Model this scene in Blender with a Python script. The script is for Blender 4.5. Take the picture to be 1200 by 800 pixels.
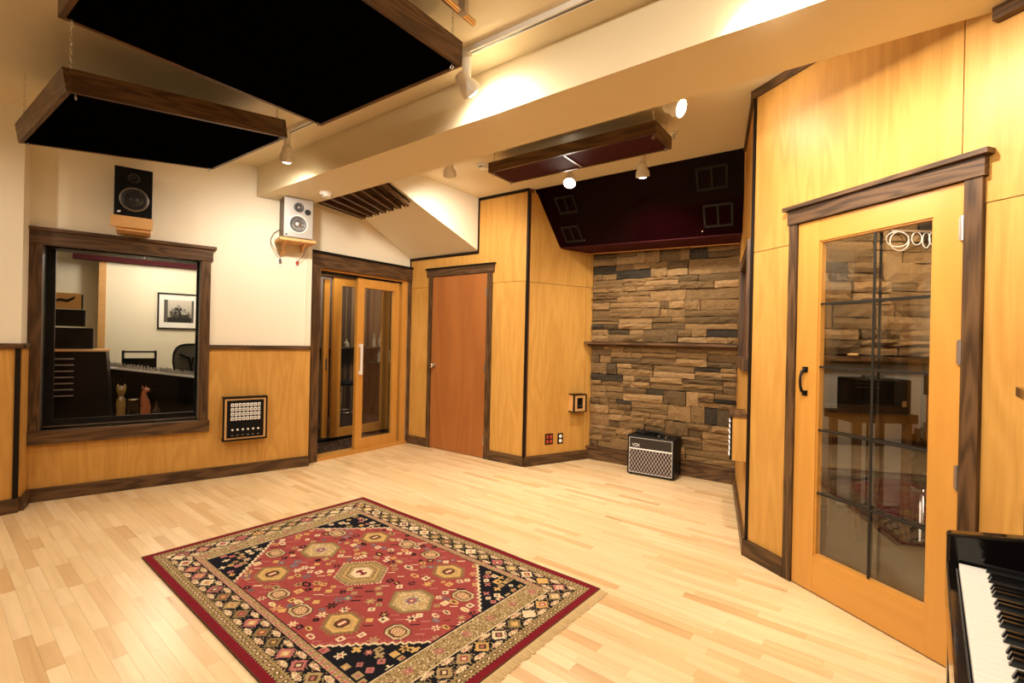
import bpy, bmesh, math, random
from mathutils import Vector, Matrix
random.seed(7)
for o in list(bpy.data.objects): bpy.data.objects.remove(o)
S = bpy.context.scene
COL = S.collection
PI = math.pi
# ---------------------------------------------------------------- camera
CAMZ = 1.30
cd = bpy.data.cameras.new('camera'); cam = bpy.data.objects.new('camera', cd); COL.objects.link(cam)
cd.sensor_width = 36; cd.lens = 565/1200*36; cd.clip_start = 0.02; cd.shift_y = -0.0004
cam.matrix_world = (Matrix.Translation((0, 0, CAMZ)) @ Matrix.Rotation(math.radians(36), 4, 'Z')
                    @ Matrix.Rotation(PI/2, 4, 'X') @ Matrix.Rotation(0.022, 4, 'Z'))
S.camera = cam
# ---------------------------------------------------------------- world, exposure
w = bpy.data.worlds.new('world'); S.world = w; w.use_nodes = True
w.node_tree.nodes['Background'].inputs[0].default_value = (0.9, 0.8, 0.65, 1)
w.node_tree.nodes['Background'].inputs[1].default_value = 0.02
S.view_settings.view_transform = 'Standard'; S.view_settings.look = 'None'
S.view_settings.gamma = 1; S.view_settings.use_curve_mapping = False
S.view_settings.exposure = 0.58
WARM = (1.0, 0.905, 0.80)
CEIL = 2.89

# ---------------------------------------------------------------- node helpers
def nmat(name):
    m = bpy.data.materials.new(name); m.use_nodes = True
    nt = m.node_tree; b = nt.nodes['Principled BSDF']
    return m, nt, b
def N(nt, typ, **kw):
    n = nt.nodes.new(typ)
    for k, v in kw.items():
        if k in n.inputs.keys(): n.inputs[k].default_value = v
        else: setattr(n, k, v)
    return n
def ramp(nt, stops):
    r = nt.nodes.new('ShaderNodeValToRGB'); e = r.color_ramp.elements
    e[0].position, e[0].color = stops[0][0], (*stops[0][1], 1)
    e[1].position, e[1].color = stops[-1][0], (*stops[-1][1], 1)
    for p, c in stops[1:-1]:
        q = e.new(p); q.color = (*c, 1)
    return r
def math_(nt, op, a, b=None):
    n = nt.nodes.new('ShaderNodeMath'); n.operation = op
    for i, v in enumerate((a, b)):
        if v is None: continue
        if isinstance(v, (int, float)): n.inputs[i].default_value = v
        else: nt.links.new(v, n.inputs[i])
    return n.outputs[0]
def coords(nt, rnd=True):
    tc = nt.nodes.new('ShaderNodeTexCoord')
    if not rnd: return tc.outputs['Object']
    oi = nt.nodes.new('ShaderNodeObjectInfo')
    k = nt.nodes.new('ShaderNodeVectorMath'); k.operation = 'ADD'
    s = nt.nodes.new('ShaderNodeVectorMath'); s.operation = 'SCALE'; s.inputs[0].default_value = (13.7, 29.1, 41.3)
    nt.links.new(oi.outputs['Random'], s.inputs['Scale'])
    nt.links.new(tc.outputs['Object'], k.inputs[0]); nt.links.new(s.outputs[0], k.inputs[1])
    return k.outputs[0]
def bump(nt, b, h, strength, dist=0.002):
    bp = N(nt, 'ShaderNodeBump', Strength=strength, Distance=dist)
    nt.links.new(h, bp.inputs['Height']); nt.links.new(bp.outputs[0], b.inputs['Normal'])
def flat(name, col, rough=0.5, metal=0.0, spec=0.5, noise=0.0):
    m, nt, b = nmat(name)
    b.inputs['Base Color'].default_value = (*col, 1); b.inputs['Roughness'].default_value = rough
    b.inputs['Metallic'].default_value = metal; b.inputs['Specular IOR Level'].default_value = spec
    n = N(nt, 'ShaderNodeTexNoise', Scale=60.0, Detail=3.0); nt.links.new(coords(nt, False), n.inputs['Vector'])
    bump(nt, b, n.outputs[0], noise if noise else 0.03)
    return m
def emit(name, col, s):
    m, nt, b = nmat(name)
    b.inputs['Base Color'].default_value = (0.8, 0.8, 0.8, 1)
    b.inputs['Emission Color'].default_value = (*col, 1); b.inputs['Emission Strength'].default_value = s
    return m
def wood(name, dark, light, axis=2, rough=0.4, lines=55.0, scale=1.0, contrast=0.6, spec=0.4, coat=0.0, amp=0.55):
    m, nt, b = nmat(name)
    v = coords(nt)
    def mp(across, along):
        q = nt.nodes.new('ShaderNodeMapping'); s = [across]*3; s[axis] = along
        q.inputs['Scale'].default_value = s; nt.links.new(v, q.inputs['Vector']); return q.outputs[0]
    n1 = N(nt, 'ShaderNodeTexNoise', Scale=1.0, Detail=2.0, Distortion=0.3); nt.links.new(mp(3.2*scale, 0.42*scale), n1.inputs['Vector'])
    sn = math_(nt, 'SINE', math_(nt, 'MULTIPLY', n1.outputs[0], lines))
    n2 = N(nt, 'ShaderNodeTexNoise', Scale=1.0, Detail=5.0, Roughness=0.7); nt.links.new(mp(70*scale, 2.6*scale), n2.inputs['Vector'])
    n3 = N(nt, 'ShaderNodeTexNoise', Scale=1.0, Detail=2.0); nt.links.new(mp(1.6*scale, 0.5*scale), n3.inputs['Vector'])
    f = math_(nt, 'ADD', math_(nt, 'MULTIPLY', sn, 0.5*amp), 0.5)
    f = math_(nt, 'ADD', math_(nt, 'MULTIPLY', f, 0.5), math_(nt, 'MULTIPLY', n2.outputs[0], 0.5))
    f = math_(nt, 'ADD', math_(nt, 'MULTIPLY', math_(nt, 'SUBTRACT', f, 0.5), contrast*1.6), 0.5)
    f = math_(nt, 'ADD', f, math_(nt, 'MULTIPLY', math_(nt, 'SUBTRACT', n3.outputs[0], 0.5), 0.35))
    r = ramp(nt, [(0.12, dark), (0.88, light)]); nt.links.new(f, r.inputs[0]); nt.links.new(r.outputs[0], b.inputs['Base Color'])
    b.inputs['Roughness'].default_value = rough; b.inputs['Specular IOR Level'].default_value = spec
    b.inputs['Coat Weight'].default_value = coat; b.inputs['Coat Roughness'].default_value = 0.15
    bump(nt, b, n2.outputs[0], 0.06)
    return m
def glass(name, r0=0.05, tint=(1, 1, 1)):
    m, nt, b = nmat(name); out = nt.nodes['Material Output']; nt.nodes.remove(b)
    lw = N(nt, 'ShaderNodeLayerWeight', Blend=0.5)
    f = math_(nt, 'ADD', math_(nt, 'MULTIPLY', math_(nt, 'POWER', lw.outputs['Facing'], 5.0), 1-r0), r0)
    t = N(nt, 'ShaderNodeBsdfTransparent'); t.inputs[0].default_value = (*tint, 1)
    g = N(nt, 'ShaderNodeBsdfGlossy'); g.inputs['Roughness'].default_value = 0.0; g.inputs[0].default_value = (1, 1, 1, 1)
    mx = N(nt, 'ShaderNodeMixShader'); nt.links.new(f, mx.inputs[0]); nt.links.new(t.outputs[0], mx.inputs[1]); nt.links.new(g.outputs[0], mx.inputs[2])
    nt.links.new(mx.outputs[0], out.inputs['Surface'])
    return m
def attrmat(name, attr='col', rough=0.9, spec=0.1, bumpn=0.0):
    m, nt, b = nmat(name)
    a = nt.nodes.new('ShaderNodeAttribute'); a.attribute_name = attr
    nt.links.new(a.outputs['Color'], b.inputs['Base Color'])
    b.inputs['Roughness'].default_value = rough; b.inputs['Specular IOR Level'].default_value = spec
    if bumpn:
        n = N(nt, 'ShaderNodeTexNoise', Scale=260.0, Detail=2.0); nt.links.new(coords(nt, False), n.inputs['Vector'])
        bump(nt, b, n.outputs[0], bumpn, 0.004)
    return m
def paint(name, col, rough=0.55):
    m, nt, b = nmat(name)
    n = N(nt, 'ShaderNodeTexNoise', Scale=1.3, Detail=3.0); nt.links.new(coords(nt, False), n.inputs['Vector'])
    r = ramp(nt, [(0.3, tuple(c*0.965 for c in col)), (0.7, col)]); nt.links.new(n.outputs[0], r.inputs[0]); nt.links.new(r.outputs[0], b.inputs['Base Color'])
    n2 = N(nt, 'ShaderNodeTexNoise', Scale=180.0, Detail=2.0); nt.links.new(coords(nt, False), n2.inputs['Vector'])
    bump(nt, b, n2.outputs[0], 0.05)
    b.inputs['Roughness'].default_value = rough; b.inputs['Specular IOR Level'].default_value = 0.25
    return m

M = {}
M['cream'] = paint('cream_paint', (0.83, 0.75, 0.57))
M['ceilpaint'] = paint('ceiling_paint', (0.76, 0.65, 0.43), 0.45)
M['oak'] = wood('oak_panel', (0.43, 0.20, 0.034), (0.635, 0.345, 0.082), 2, 0.46, 46, 1.7, 0.85, 0.3, 0.0, 0.32)
M['walnut'] = wood('dark_stained_trim', (0.024, 0.011, 0.004), (0.155, 0.080, 0.032), 0, 0.42, 50, 2.4, 0.95, 0.3, 0, 0.5)
M['walnut_v'] = wood('dark_stained_trim_upright', (0.024, 0.011, 0.004), (0.155, 0.080, 0.032), 2, 0.42, 50, 2.4, 0.95, 0.3, 0, 0.5)
M['fir'] = wood('fir_upright', (0.50, 0.22, 0.034), (0.63, 0.305, 0.060), 2, 0.32, 40, 1.2, 0.4, 0.5, 0.2)
M['fir_h'] = wood('fir_rail', (0.50, 0.22, 0.034), (0.63, 0.305, 0.060), 0, 0.32, 40, 1.2, 0.4, 0.5, 0.2)
M['mahog'] = wood('mahogany_door', (0.27, 0.085, 0.018), (0.40, 0.145, 0.035), 2, 0.4, 45, 0.8, 0.5)
M['pine'] = wood('pine_board', (0.55, 0.28, 0.09), (0.72, 0.42, 0.16), 0, 0.5, 40, 1.0, 0.4)
M['seam'] = flat('seam_backing', (0.16, 0.05, 0.015), 0.8)
M['subfloor'] = flat('subfloor', (0.42, 0.26, 0.12), 0.8)
M['blackstrip'] = flat('black_stained_strip', (0.010, 0.006, 0.003), 0.5, 0, 0.15)
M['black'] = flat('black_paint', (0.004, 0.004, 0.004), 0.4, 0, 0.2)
M['blackfab'] = flat('black_fabric', (0.0012, 0.0012, 0.0012), 1.0, 0, 0.0)
M['lacquer'] = flat('black_lacquer', (0.004, 0.003, 0.003), 0.08, 0, 0.5)
M['ivory'] = flat('ivory_key', (0.86, 0.84, 0.74), 0.25)
M['ebony'] = flat('ebony_key', (0.006, 0.006, 0.006), 0.2)
M['redfab'] = flat('maroon_fabric', (0.048, 0.004, 0.007), 0.8, 0, 0.2, 0.2)
M['redgloss'] = flat('maroon_gloss', (0.006, 0.0005, 0.0009), 0.06, 0, 0.05)
M['chrome'] = flat('chrome', (0.75, 0.73, 0.70), 0.18, 1.0)
M['steel'] = flat('brushed_steel', (0.55, 0.53, 0.50), 0.35, 1.0)
M['whitepl'] = flat('white_plastic', (0.82, 0.78, 0.70), 0.4)
M['brass'] = flat('copper_pipe', (0.72, 0.50, 0.28), 0.25, 1.0)
M['silver'] = flat('silver_paint', (0.50, 0.49, 0.46), 0.35, 0.5)
M['cone'] = flat('speaker_cone', (0.10, 0.095, 0.09), 0.5, 0.3)
M['conedark'] = flat('speaker_cone_dark', (0.006, 0.005, 0.005), 0.5)
M['ringdark'] = flat('speaker_ring', (0.16, 0.13, 0.10), 0.35, 0.4)
M['grey'] = flat('grey_plastic', (0.09, 0.09, 0.09), 0.5)
M['red'] = flat('red_plastic', (0.38, 0.045, 0.022), 0.45)
M['cord'] = flat('cord_grey', (0.12, 0.11, 0.10), 0.5)
M['glass'] = glass('door_glass', 0.055, (0.97, 0.97, 0.96))
M['glassw'] = glass('window_glass', 0.004)
def carpet_mat():
    m, nt, b = nmat('dark_carpet')
    n = N(nt, 'ShaderNodeTexNoise', Scale=45.0, Detail=3.0); nt.links.new(coords(nt, False), n.inputs['Vector'])
    r = ramp(nt, [(0.42, (0.012, 0.007, 0.005)), (0.60, (0.14, 0.085, 0.055))]); nt.links.new(n.outputs[0], r.inputs[0]); nt.links.new(r.outputs[0], b.inputs['Base Color'])
    b.inputs['Roughness'].default_value = 1; b.inputs['Specular IOR Level'].default_value = 0; return m
M['carpet'] = carpet_mat()
M['muntin'] = flat('bronze_muntin', (0.028, 0.024, 0.018), 0.4, 0.3, 0.3)
M['greypanel'] = flat('grey_carpet_panel', (0.30, 0.29, 0.25), 1.0, 0, 0.0, 1.0)
M['bulb'] = emit('lit_bulb', (1.0, 0.86, 0.62), 40)
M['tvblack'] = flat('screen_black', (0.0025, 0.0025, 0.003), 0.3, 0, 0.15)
M['bottle'] = flat('bottle_glass', (0.45, 0.38, 0.26), 0.1)
M['amber'] = flat('amber_figure', (0.16, 0.09, 0.02), 0.25)
M['rustfig'] = flat('rust_figure', (0.22, 0.06, 0.015), 0.35)
M['meshgrey'] = flat('chair_mesh', (0.075, 0.065, 0.05), 0.7)
M['white'] = flat('white_card', (0.85, 0.82, 0.75), 0.6)
M['orangeart'] = flat('orange_print', (0.85, 0.52, 0.20), 0.6)
M['fringe'] = flat('fringe_cotton', (0.52, 0.36, 0.16), 0.95)
def stone_mat(name):
    m, nt, b = nmat(name)
    oi = nt.nodes.new('ShaderNodeObjectInfo')
    r = ramp(nt, [(0.0, (0.022, 0.019, 0.014)), (0.07, (0.055, 0.043, 0.028)), (0.12, (0.13, 0.083, 0.036)), (0.5, (0.22, 0.135, 0.056)), (0.8, (0.30, 0.185, 0.078)), (1.0, (0.38, 0.245, 0.115))])
    nt.links.new(oi.outputs['Random'], r.inputs[0])
    n = N(nt, 'ShaderNodeTexNoise', Scale=9.0, Detail=6.0, Roughness=0.65); nt.links.new(coords(nt), n.inputs['Vector'])
    r2 = ramp(nt, [(0.3, (0.55, 0.52, 0.48)), (0.7, (1.2, 1.15, 1.05))]); nt.links.new(n.outputs[0], r2.inputs[0])
    mx = nt.nodes.new('ShaderNodeMixRGB'); mx.blend_type = 'MULTIPLY'; mx.inputs[0].default_value = 1
    nt.links.new(r.outputs[0], mx.inputs[1]); nt.links.new(r2.outputs[0], mx.inputs[2]); nt.links.new(mx.outputs[0], b.inputs['Base Color'])
    b.inputs['Roughness'].default_value = 0.85; b.inputs['Specular IOR Level'].default_value = 0.25
    n3 = N(nt, 'ShaderNodeTexNoise', Scale=26.0, Detail=5.0); nt.links.new(coords(nt), n3.inputs['Vector'])
    bump(nt, b, n3.outputs[0], 0.6, 0.012)
    return m
M['stone'] = stone_mat('ledge_stone')
M['mortar'] = flat('dark_mortar', (0.012, 0.008, 0.005), 1.0)
def plank_mat(name, use_attr):
    m, nt, b = nmat(name)
    if use_attr:
        a = nt.nodes.new('ShaderNodeAttribute'); a.attribute_name = 'rnd'; rnd = a.outputs['Fac']
        tc = nt.nodes.new('ShaderNodeTexCoord'); k = nt.nodes.new('ShaderNodeVectorMath'); k.operation = 'ADD'
        s = nt.nodes.new('ShaderNodeVectorMath'); s.operation = 'SCALE'; s.inputs[0].default_value = (13.7, 29.1, 41.3)
        nt.links.new(rnd, s.inputs['Scale']); nt.links.new(tc.outputs['Object'], k.inputs[0]); nt.links.new(s.outputs[0], k.inputs[1]); v = k.outputs[0]
    else:
        oi = nt.nodes.new('ShaderNodeObjectInfo'); rnd = oi.outputs['Random']; v = coords(nt)
    r = ramp(nt, [(0.0, (0.60, 0.38, 0.17)), (0.10, (0.68, 0.46, 0.225)), (0.35, (0.735, 0.525, 0.27)), (1.0, (0.785, 0.585, 0.33))])
    nt.links.new(rnd, r.inputs[0])
    mp = nt.nodes.new('ShaderNodeMapping'); mp.inputs['Scale'].default_value = (1.6, 26, 26); nt.links.new(v, mp.inputs['Vector'])
    n = N(nt, 'ShaderNodeTexNoise', Scale=1.0, Detail=4.0, Distortion=0.4); nt.links.new(mp.outputs[0], n.inputs['Vector'])
    r2 = ramp(nt, [(0.23, (0.50, 0.36, 0.22)), (0.30, (0.90, 0.86, 0.80)), (0.55, (1, 1, 1)), (0.8, (1.06, 1.05, 1.03))]); nt.links.new(n.outputs[0], r2.inputs[0])
    mx = nt.nodes.new('ShaderNodeMixRGB'); mx.blend_type = 'MULTIPLY'; mx.inputs[0].default_value = 1
    nt.links.new(r.outputs[0], mx.inputs[1]); nt.links.new(r2.outputs[0], mx.inputs[2]); nt.links.new(mx.outputs[0], b.inputs['Base Color'])
    b.inputs['Roughness'].default_value = 0.30; b.inputs['Specular IOR Level'].default_value = 0.5
    bump(nt, b, n.outputs[0], 0.015, 0.001)
    return m
M['plank'] = plank_mat('maple_plank', False)
M['plankA'] = plank_mat('maple_plank_field', True)

# ---------------------------------------------------------------- mesh helpers
class MB:
    def __init__(s): s.bm = bmesh.new()
    def box(s, x0, y0, z0, x1, y1, z1, T=None):
        x0, x1 = min(x0, x1), max(x0, x1); y0, y1 = min(y0, y1), max(y0, y1); z0, z1 = min(z0, z1), max(z0, z1)
        P = [Vector(p) for p in ((x0, y0, z0), (x1, y0, z0), (x1, y1, z0), (x0, y1, z0), (x0, y0, z1), (x1, y0, z1), (x1, y1, z1), (x0, y1, z1))]
        if T: P = [T @ p for p in P]
        v = [s.bm.verts.new(p) for p in P]
        for f in ((0, 3, 2, 1), (4, 5, 6, 7), (0, 1, 5, 4), (1, 2, 6, 5), (2, 3, 7, 6), (3, 0, 4, 7)): s.bm.faces.new([v[i] for i in f])
        return s
    def hexa(s, bot, top):
        v = [s.bm.verts.new(p) for p in list(bot)+list(top)]; n = len(bot)
        s.bm.faces.new([v[i] for i in reversed(range(n))]); s.bm.faces.new([v[n+i] for i in range(n)])
        for i in range(n): s.bm.faces.new([v[i], v[(i+1) % n], v[n+(i+1) % n], v[n+i]])
        return s
    def prism(s, poly, z0, z1): return s.hexa([(x, y, z0) for x, y in poly], [(x, y, z1) for x, y in poly])
    def lathe(s, prof, n=24, T=None):
        rings = []
        for r, z in prof:
            if r < 1e-6: rings.append([s.bm.verts.new((T @ Vector((0, 0, z))) if T else (0, 0, z))])
            else:
                ring = []
                for i in range(n):
                    p = Vector((r*math.cos(2*PI*i/n), r*math.sin(2*PI*i/n), z)); ring.append(s.bm.verts.new(T @ p if T else p))
                rings.append(ring)
        for a, b in zip(rings, rings[1:]):
            for i in range(n):
                j = (i+1) % n
                q = [a[i % len(a)], a[j % len(a)], b[j % len(b)], b[i % len(b)]]
                u = []
                for x in q:
                    if x not in u: u.append(x)
                if len(u) >= 3: s.bm.faces.new(u)
        for ring, rev in ((rings[0], True), (rings[-1], False)):
            if len(ring) > 1: s.bm.faces.new(list(reversed(ring)) if rev else ring)
        return s
    def tube(s, pts, r, n=8, closed=False):
        pts = [Vector(p) for p in pts]; rings = []; prev = None
        m = len(pts)
        for i, p in enumerate(pts):
            if closed: t = pts[(i+1) % m]-pts[i-1]
            else: t = pts[min(i+1, m-1)]-pts[max(i-1, 0)]
            t.normalize()
            up = prev if prev else (Vector((0, 0, 1)) if abs(t.z) < 0.9 else Vector((1, 0, 0)))
            a = t.cross(up).normalized(); b = a.cross(t).normalized(); prev = b
            rr = r[i] if isinstance(r, (list, tuple)) else r
            rings.append([s.bm.verts.new(p+a*rr*math.cos(2*PI*k/n)+b*rr*math.sin(2*PI*k/n)) for k in range(n)])
        L = list(zip(rings, rings[1:]))+([(rings[-1], rings[0])] if closed else [])
        for a, b in L:
            for k in range(n): s.bm.faces.new([a[k], a[(k+1) % n], b[(k+1) % n], b[k]])
        if not closed:
            s.bm.faces.new(list(reversed(rings[0]))); s.bm.faces.new(rings[-1])
        return s
    def bevel(s, w, seg=2):
        bmesh.ops.bevel(s.bm, geom=list(s.bm.edges), offset=w, segments=seg, affect='EDGES', profile=0.5); return s
    def mesh(s, name, mat, smooth=False):
        bmesh.ops.recalc_face_normals(s.bm, faces=list(s.bm.faces))
        me = bpy.data.meshes.new(name); s.bm.to_mesh(me); s.bm.free()
        me.materials.append(M[mat] if isinstance(mat, str) else mat)
        if smooth:
            for p in me.polygons: p.use_smooth = True
            me.set_sharp_from_angle(angle=math.radians(40))
        return me
    def build(s, name, mat, parent=None, smooth=False):
        return link(name, s.mesh(name, mat, smooth), parent)
def link(name, me, parent=None, loc=None, rot=None):
    o = bpy.data.objects.new(name, me); COL.objects.link(o)
    if parent is not None: o.parent = parent
    if loc is not None: o.location = loc
    if rot is not None: o.rotation_euler = rot
    return o
def bx(name, mat, parent, *boxes, bevel=0):
    m = MB()
    for b in boxes: m.box(*b)
    if bevel: m.bevel(bevel)
    return m.build(name, mat, parent)
def tag(o, label, cat, group=None):
    o['label'] = label; o['category'] = cat
    if group: o['group'] = group
    return o
def struct(o, label, cat): o['kind'] = 'structure'; return tag(o, label, cat)
def thing(name, label, cat, loc=(0, 0, 0), rz=0, group=None):
    o = link(name, None, None, loc, (0, 0, rz)); o.empty_display_size = 0.05
    return tag(o, label, cat, group)
def axisT(p, d, roll=None):
    d = Vector(d).normalized(); return Matrix.Translation(p) @ d.to_track_quat('Z', 'Y').to_matrix().to_4x4()
# wall frames: x = along the wall, -y = into the room
class FR:
    def __init__(s, p0, p1):
        s.o = Vector((*p0, 0)); d = Vector((p1[0]-p0[0], p1[1]-p0[1], 0)); s.L = d.length; s.a = math.atan2(d.y, d.x)
        s.u = d.normalized(); s.n = Vector((s.u.y, -s.u.x, 0))
    def pt(s, u, off=0, z=0): p = s.o+s.u*u+s.n*off; return (p.x, p.y, z)
    def put(s, o): o.location = s.o; o.rotation_euler = (0, 0, s.a); return o
FA = FR((-5.094, .795), (-4.512, 2.745)); FA2 = FR((-4.60, 2.75), (-4.60, 4.147)); FB = FR((-4.60, 4.147), (-2.825, 4.147))
FC = FR((-2.825, 4.147), (-2.48, 4.94)); FD = FR((-2.48, 4.94), (-.941, 4.94)); FE = FR((-.941, 4.94), (-.557, 3.31))
FF = FR((-.557, 3.31), (1.5, 1.795)); FL = FR((-4.885, -1.6), (-4.885, .728)); FJ = FR((-4.885, .728), (-5.094, .795))
FRT = FR((1.5, 1.795), (1.5, -1.6)); FBK = FR((1.5, -1.6), (-4.885, -1.6)); FSTEP = FR((-4.512, 2.745), (-4.60, 2.75))
def wall(name, fr, mat, label, holes=(), H=CEIL, th=0.12, ext=(0, 0)):
    us = sorted({-ext[0], fr.L+ext[1], *[h[0] for h in holes], *[h[1] for h in holes]})
    zs = sorted({0, H, *[h[2] for h in holes], *[h[3] for h in holes]})
    m = MB()
    for i in range(len(us)-1):
        run = None
        for j in range(len(zs)-1):
            uc, zc = (us[i]+us[i+1])/2, (zs[j]+zs[j+1])/2
            hole = any(h[0] < uc < h[1] and h[2] < zc < h[3] for h in holes)
            if hole:
                if run is not None: m.box(us[i], 0, run, us[i+1], th, zs[j]); run = None
            elif run is None: run = zs[j]
        if run is not None: m.box(us[i], 0, run, us[i+1], th, H)
    o = m.build(name, mat); fr.put(o)
    return struct(o, label, 'wall')
def panels(wallo, rects, th=0.012, g=0.002, mat='oak'):
    for u0, u1, z0, z1 in rects: bx('panel', mat, wallo, (u0+g, -th, z0+g, u1-g, 0, z1-g))
def lpanel(wallo, rects, th=0.012, mat='oak'):
    bx('panel', mat, wallo, *[(u0, -th, z0, u1, 0, z1) for u0, u1, z0, z1 in rects])
def base(name, fr, u0, u1, label, h=0.10, th=0.022, mat='walnut', y=0.012):
    o = bx(name, mat, None, (u0, -th-y, 0.0, u1, -y*0, h)); fr.put(o); return struct(o, label, 'baseboard')
TRIM = [0]
def trim(fr, boxes, label, mat='walnut'):
    TRIM[0] += 1
    o = bx('trim_%d' % TRIM[0], mat, None, *boxes); fr.put(o); return struct(o, label, 'trim')

# ================================================================ STRUCTURE
ROOM = [(-4.885, -1.6), (-4.885, .728), (-5.094, .795), (-4.512, 2.745), (-4.6, 2.75), (-4.6, 4.147), (-2.825, 4.147), (-2.48, 4.94), (-.941, 4.94), (-.557, 3.31), (1.5, 1.795), (1.5, -1.6)]
floor = struct(MB().prism(list(reversed(ROOM)), -0.10, -0.012).build('floor', 'subfloor'), 'maple strip floor of the studio live room', 'floor')
# planks
PA = math.radians(-3.1); pc, ps = math.cos(PA), math.sin(PA)
def to_pq(x, y): return (x*pc+y*ps, -x*ps+y*pc)
RP = [to_pq(*p) for p in ROOM]
planks = []
PW = 0.0575; q = min(p[1] for p in RP)
while q < max(p[1] for p in RP):
    qc = q+PW/2; xs = []
    for (p0, q0), (p1, q1) in zip(RP, RP[1:]+RP[:1]):
        if (q0 <= qc) != (q1 <= qc): xs.append(p0+(p1-p0)*(qc-q0)/(q1-q0))
    xs.sort()
    for a, b in zip(xs[::2], xs[1::2]):
        a -= 0.03; b += 0.03; p = a-random.uniform(0, 0.4)
        while p < b:
            L = random.choice((0.22, 0.30, 0.36, 0.45, 0.55, 0.70, 0.9)); s0, s1 = max(p, a), min(p+L, b)
            if s1-s0 > 0.02: planks.append((s0, s1, q))
            p += L
    q += PW
fwd = (-math.sin(math.radians(36)), math.cos(math.radians(36)))
def score(pl):
    pm = (pl[0]+pl[1])/2; x, y = pm*pc-(pl[2]+PW/2)*ps, pm*ps+(pl[2]+PW/2)*pc
    Y = x*fwd[0]+y*fwd[1]; X = x*fwd[1]-y*fwd[0]
    if Y < 0.8: return 0
    px, py = 565*X/Y, 565*1.3/Y
    if abs(px) > 615 or py > 410: return 0
    lu, lv = pm+3.34*pc, 0
    rx, ry = x+3.34, y-1.01; a = math.radians(-3.4); l, w_ = rx*math.cos(a)+ry*math.sin(a), -rx*math.sin(a)+ry*math.cos(a)
    if 0.1 < l < 2.05 and 0.05 < w_ < 1.4: return 0
    return (pl[1]-pl[0])/Y**3
planks.sort(key=score, reverse=True)
cache = {}
fm = bmesh.new(); rl = fm.faces.layers.float.new('rnd')
for i, (s0, s1, q) in enumerate(planks):
    L = round(s1-s0, 3); g = 0.0003
    if i < 300:
        if L not in cache:
            cache[L] = MB().box(g, g, -0.012, L-g, PW-g, 0).mesh('plank', 'plank')
        link('plank', cache[L], floor, (s0*pc-q*ps, s0*ps+q*pc, 0), (0, 0, PA))
    else:
        r = random.random(); V = []
        for z in (-0.012, 0):
            for p_, q_ in ((s0+g, q+g), (s1-g, q+g), (s1-g, q+PW-g), (s0+g, q+PW-g)): V.append(fm.verts.new((p_, q_, z)))
        for f in ((4, 5, 6, 7), (0, 1, 5, 4), (1, 2, 6, 5), (2, 3, 7, 6), (3, 0, 4, 7)): fm.faces.new([V[k] for k in f])[rl] = r
me = bpy.data.meshes.new('plank_field'); fm.to_mesh(me); fm.free(); me.materials.append(M['plankA'])
pf = link('plank_field', me, floor, (0, 0, 0), (0, 0, PA)); pf['kind'] = 'stuff'

struct(MB().prism(list(reversed([(-4.9, -1.62), (-5.11, .795), (-4.63, 2.75), (-4.62, 4.17), (-2.83, 4.17), (-2.49, 4.96), (-.92, 4.96), (-.53, 3.33), (1.52, 1.8), (1.52, -1.62)])), CEIL, CEIL+0.1).build('ceiling', 'ceilpaint'), 'flat tan painted ceiling above the live room', 'ceiling')
# beam and soffit
struct(MB().prism([(-4.645, 2.25), (1.0, 2.13), (0.42, 2.59), (-4.515, 2.69)], 2.615, CEIL).build('ceiling_beam', 'ceilpaint'), 'deep boxed tan beam crossing the ceiling from wall to wall', 'beam')
m = MB(); SO = [(-4.512, 2.70, 2.66), (-4.60, 3.42, 2.645), (-4.60, 4.147, 2.29), (-3.5, 2.70, 2.80), (-3.5, 3.17, 2.62), (-3.5, 4.147, 2.30)]
vb = [m.bm.verts.new(p) for p in SO]; vt = [m.bm.verts.new((p[0], p[1], CEIL)) for p in SO]
for f in ((0, 1, 4, 3), (1, 2, 5, 4)):
    m.bm.faces.new([vt[i] for i in reversed(f)]); P = [Vector(SO[i]) for i in f]; nn = 12
    for i in range(nn):
        for j in range(nn): m.bm.faces.new([m.bm.verts.new(P[0].lerp(P[1], x).lerp(P[3].lerp(P[2], x), y)) for x, y in ((i/nn, j/nn), ((i+1)/nn, j/nn), ((i+1)/nn, (j+1)/nn), (i/nn, (j+1)/nn))])
for a, b in ((0, 1), (1, 2), (2, 5), (5, 4), (4, 3), (3, 0)): m.bm.faces.new([vb[a], vb[b], vt[b], vt[a]])
bmesh.ops.remove_doubles(m.bm, verts=list(m.bm.verts), dist=0.0005)
struct(m.build('ceiling_soffit', 'cream'), 'sloping cream soffit above the sliding door corner', 'soffit')

# ---- walls
WU0, WU1, WZ0, WZ1 = 0.075, 1.09, 0.54, 1.957
wL = wall('wall_left', FL, 'cream', 'cream side wall with oak wainscot ending at the window alcove')
panels(wL, [(0.0, 1.05, 0.1, 1.17), (1.05, 2.328, 0.1, 1.17)])
wJ = wall('wall_jog', FJ, 'cream', 'narrow return wall beside the control room window', th=0.06); panels(wJ, [(0.01, FJ.L-0.012, 0.1, 1.17)])
wA = wall('wall_window', FA, 'cream', 'cream wall holding the control room window', holes=[(WU0, WU1, WZ0, WZ1)])
lpanel(wA, [(0.002, 1.16, 0.1, 0.43), (1.16, 2.033, 0.1, 1.168)])
wS = wall('wall_step', FSTEP, 'cream', 'shallow return of wall beside the sliding door', th=0.05)
wA2 = wall('wall_sliding_door', FA2, 'cream', 'cream wall around the glazed sliding door', holes=[(0.13, 1.345, 0, 2.02)], H=2.7)
wB = wall('wall_back', FB, 'seam', 'oak panelled wall around the brown door', holes=[(0.40, 1.25, 0, 2.05)])
panels(wB, [(0.012, 0.345, 0.1, 1.93), (1.32, 1.757, 0.1, 1.93)])
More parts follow.
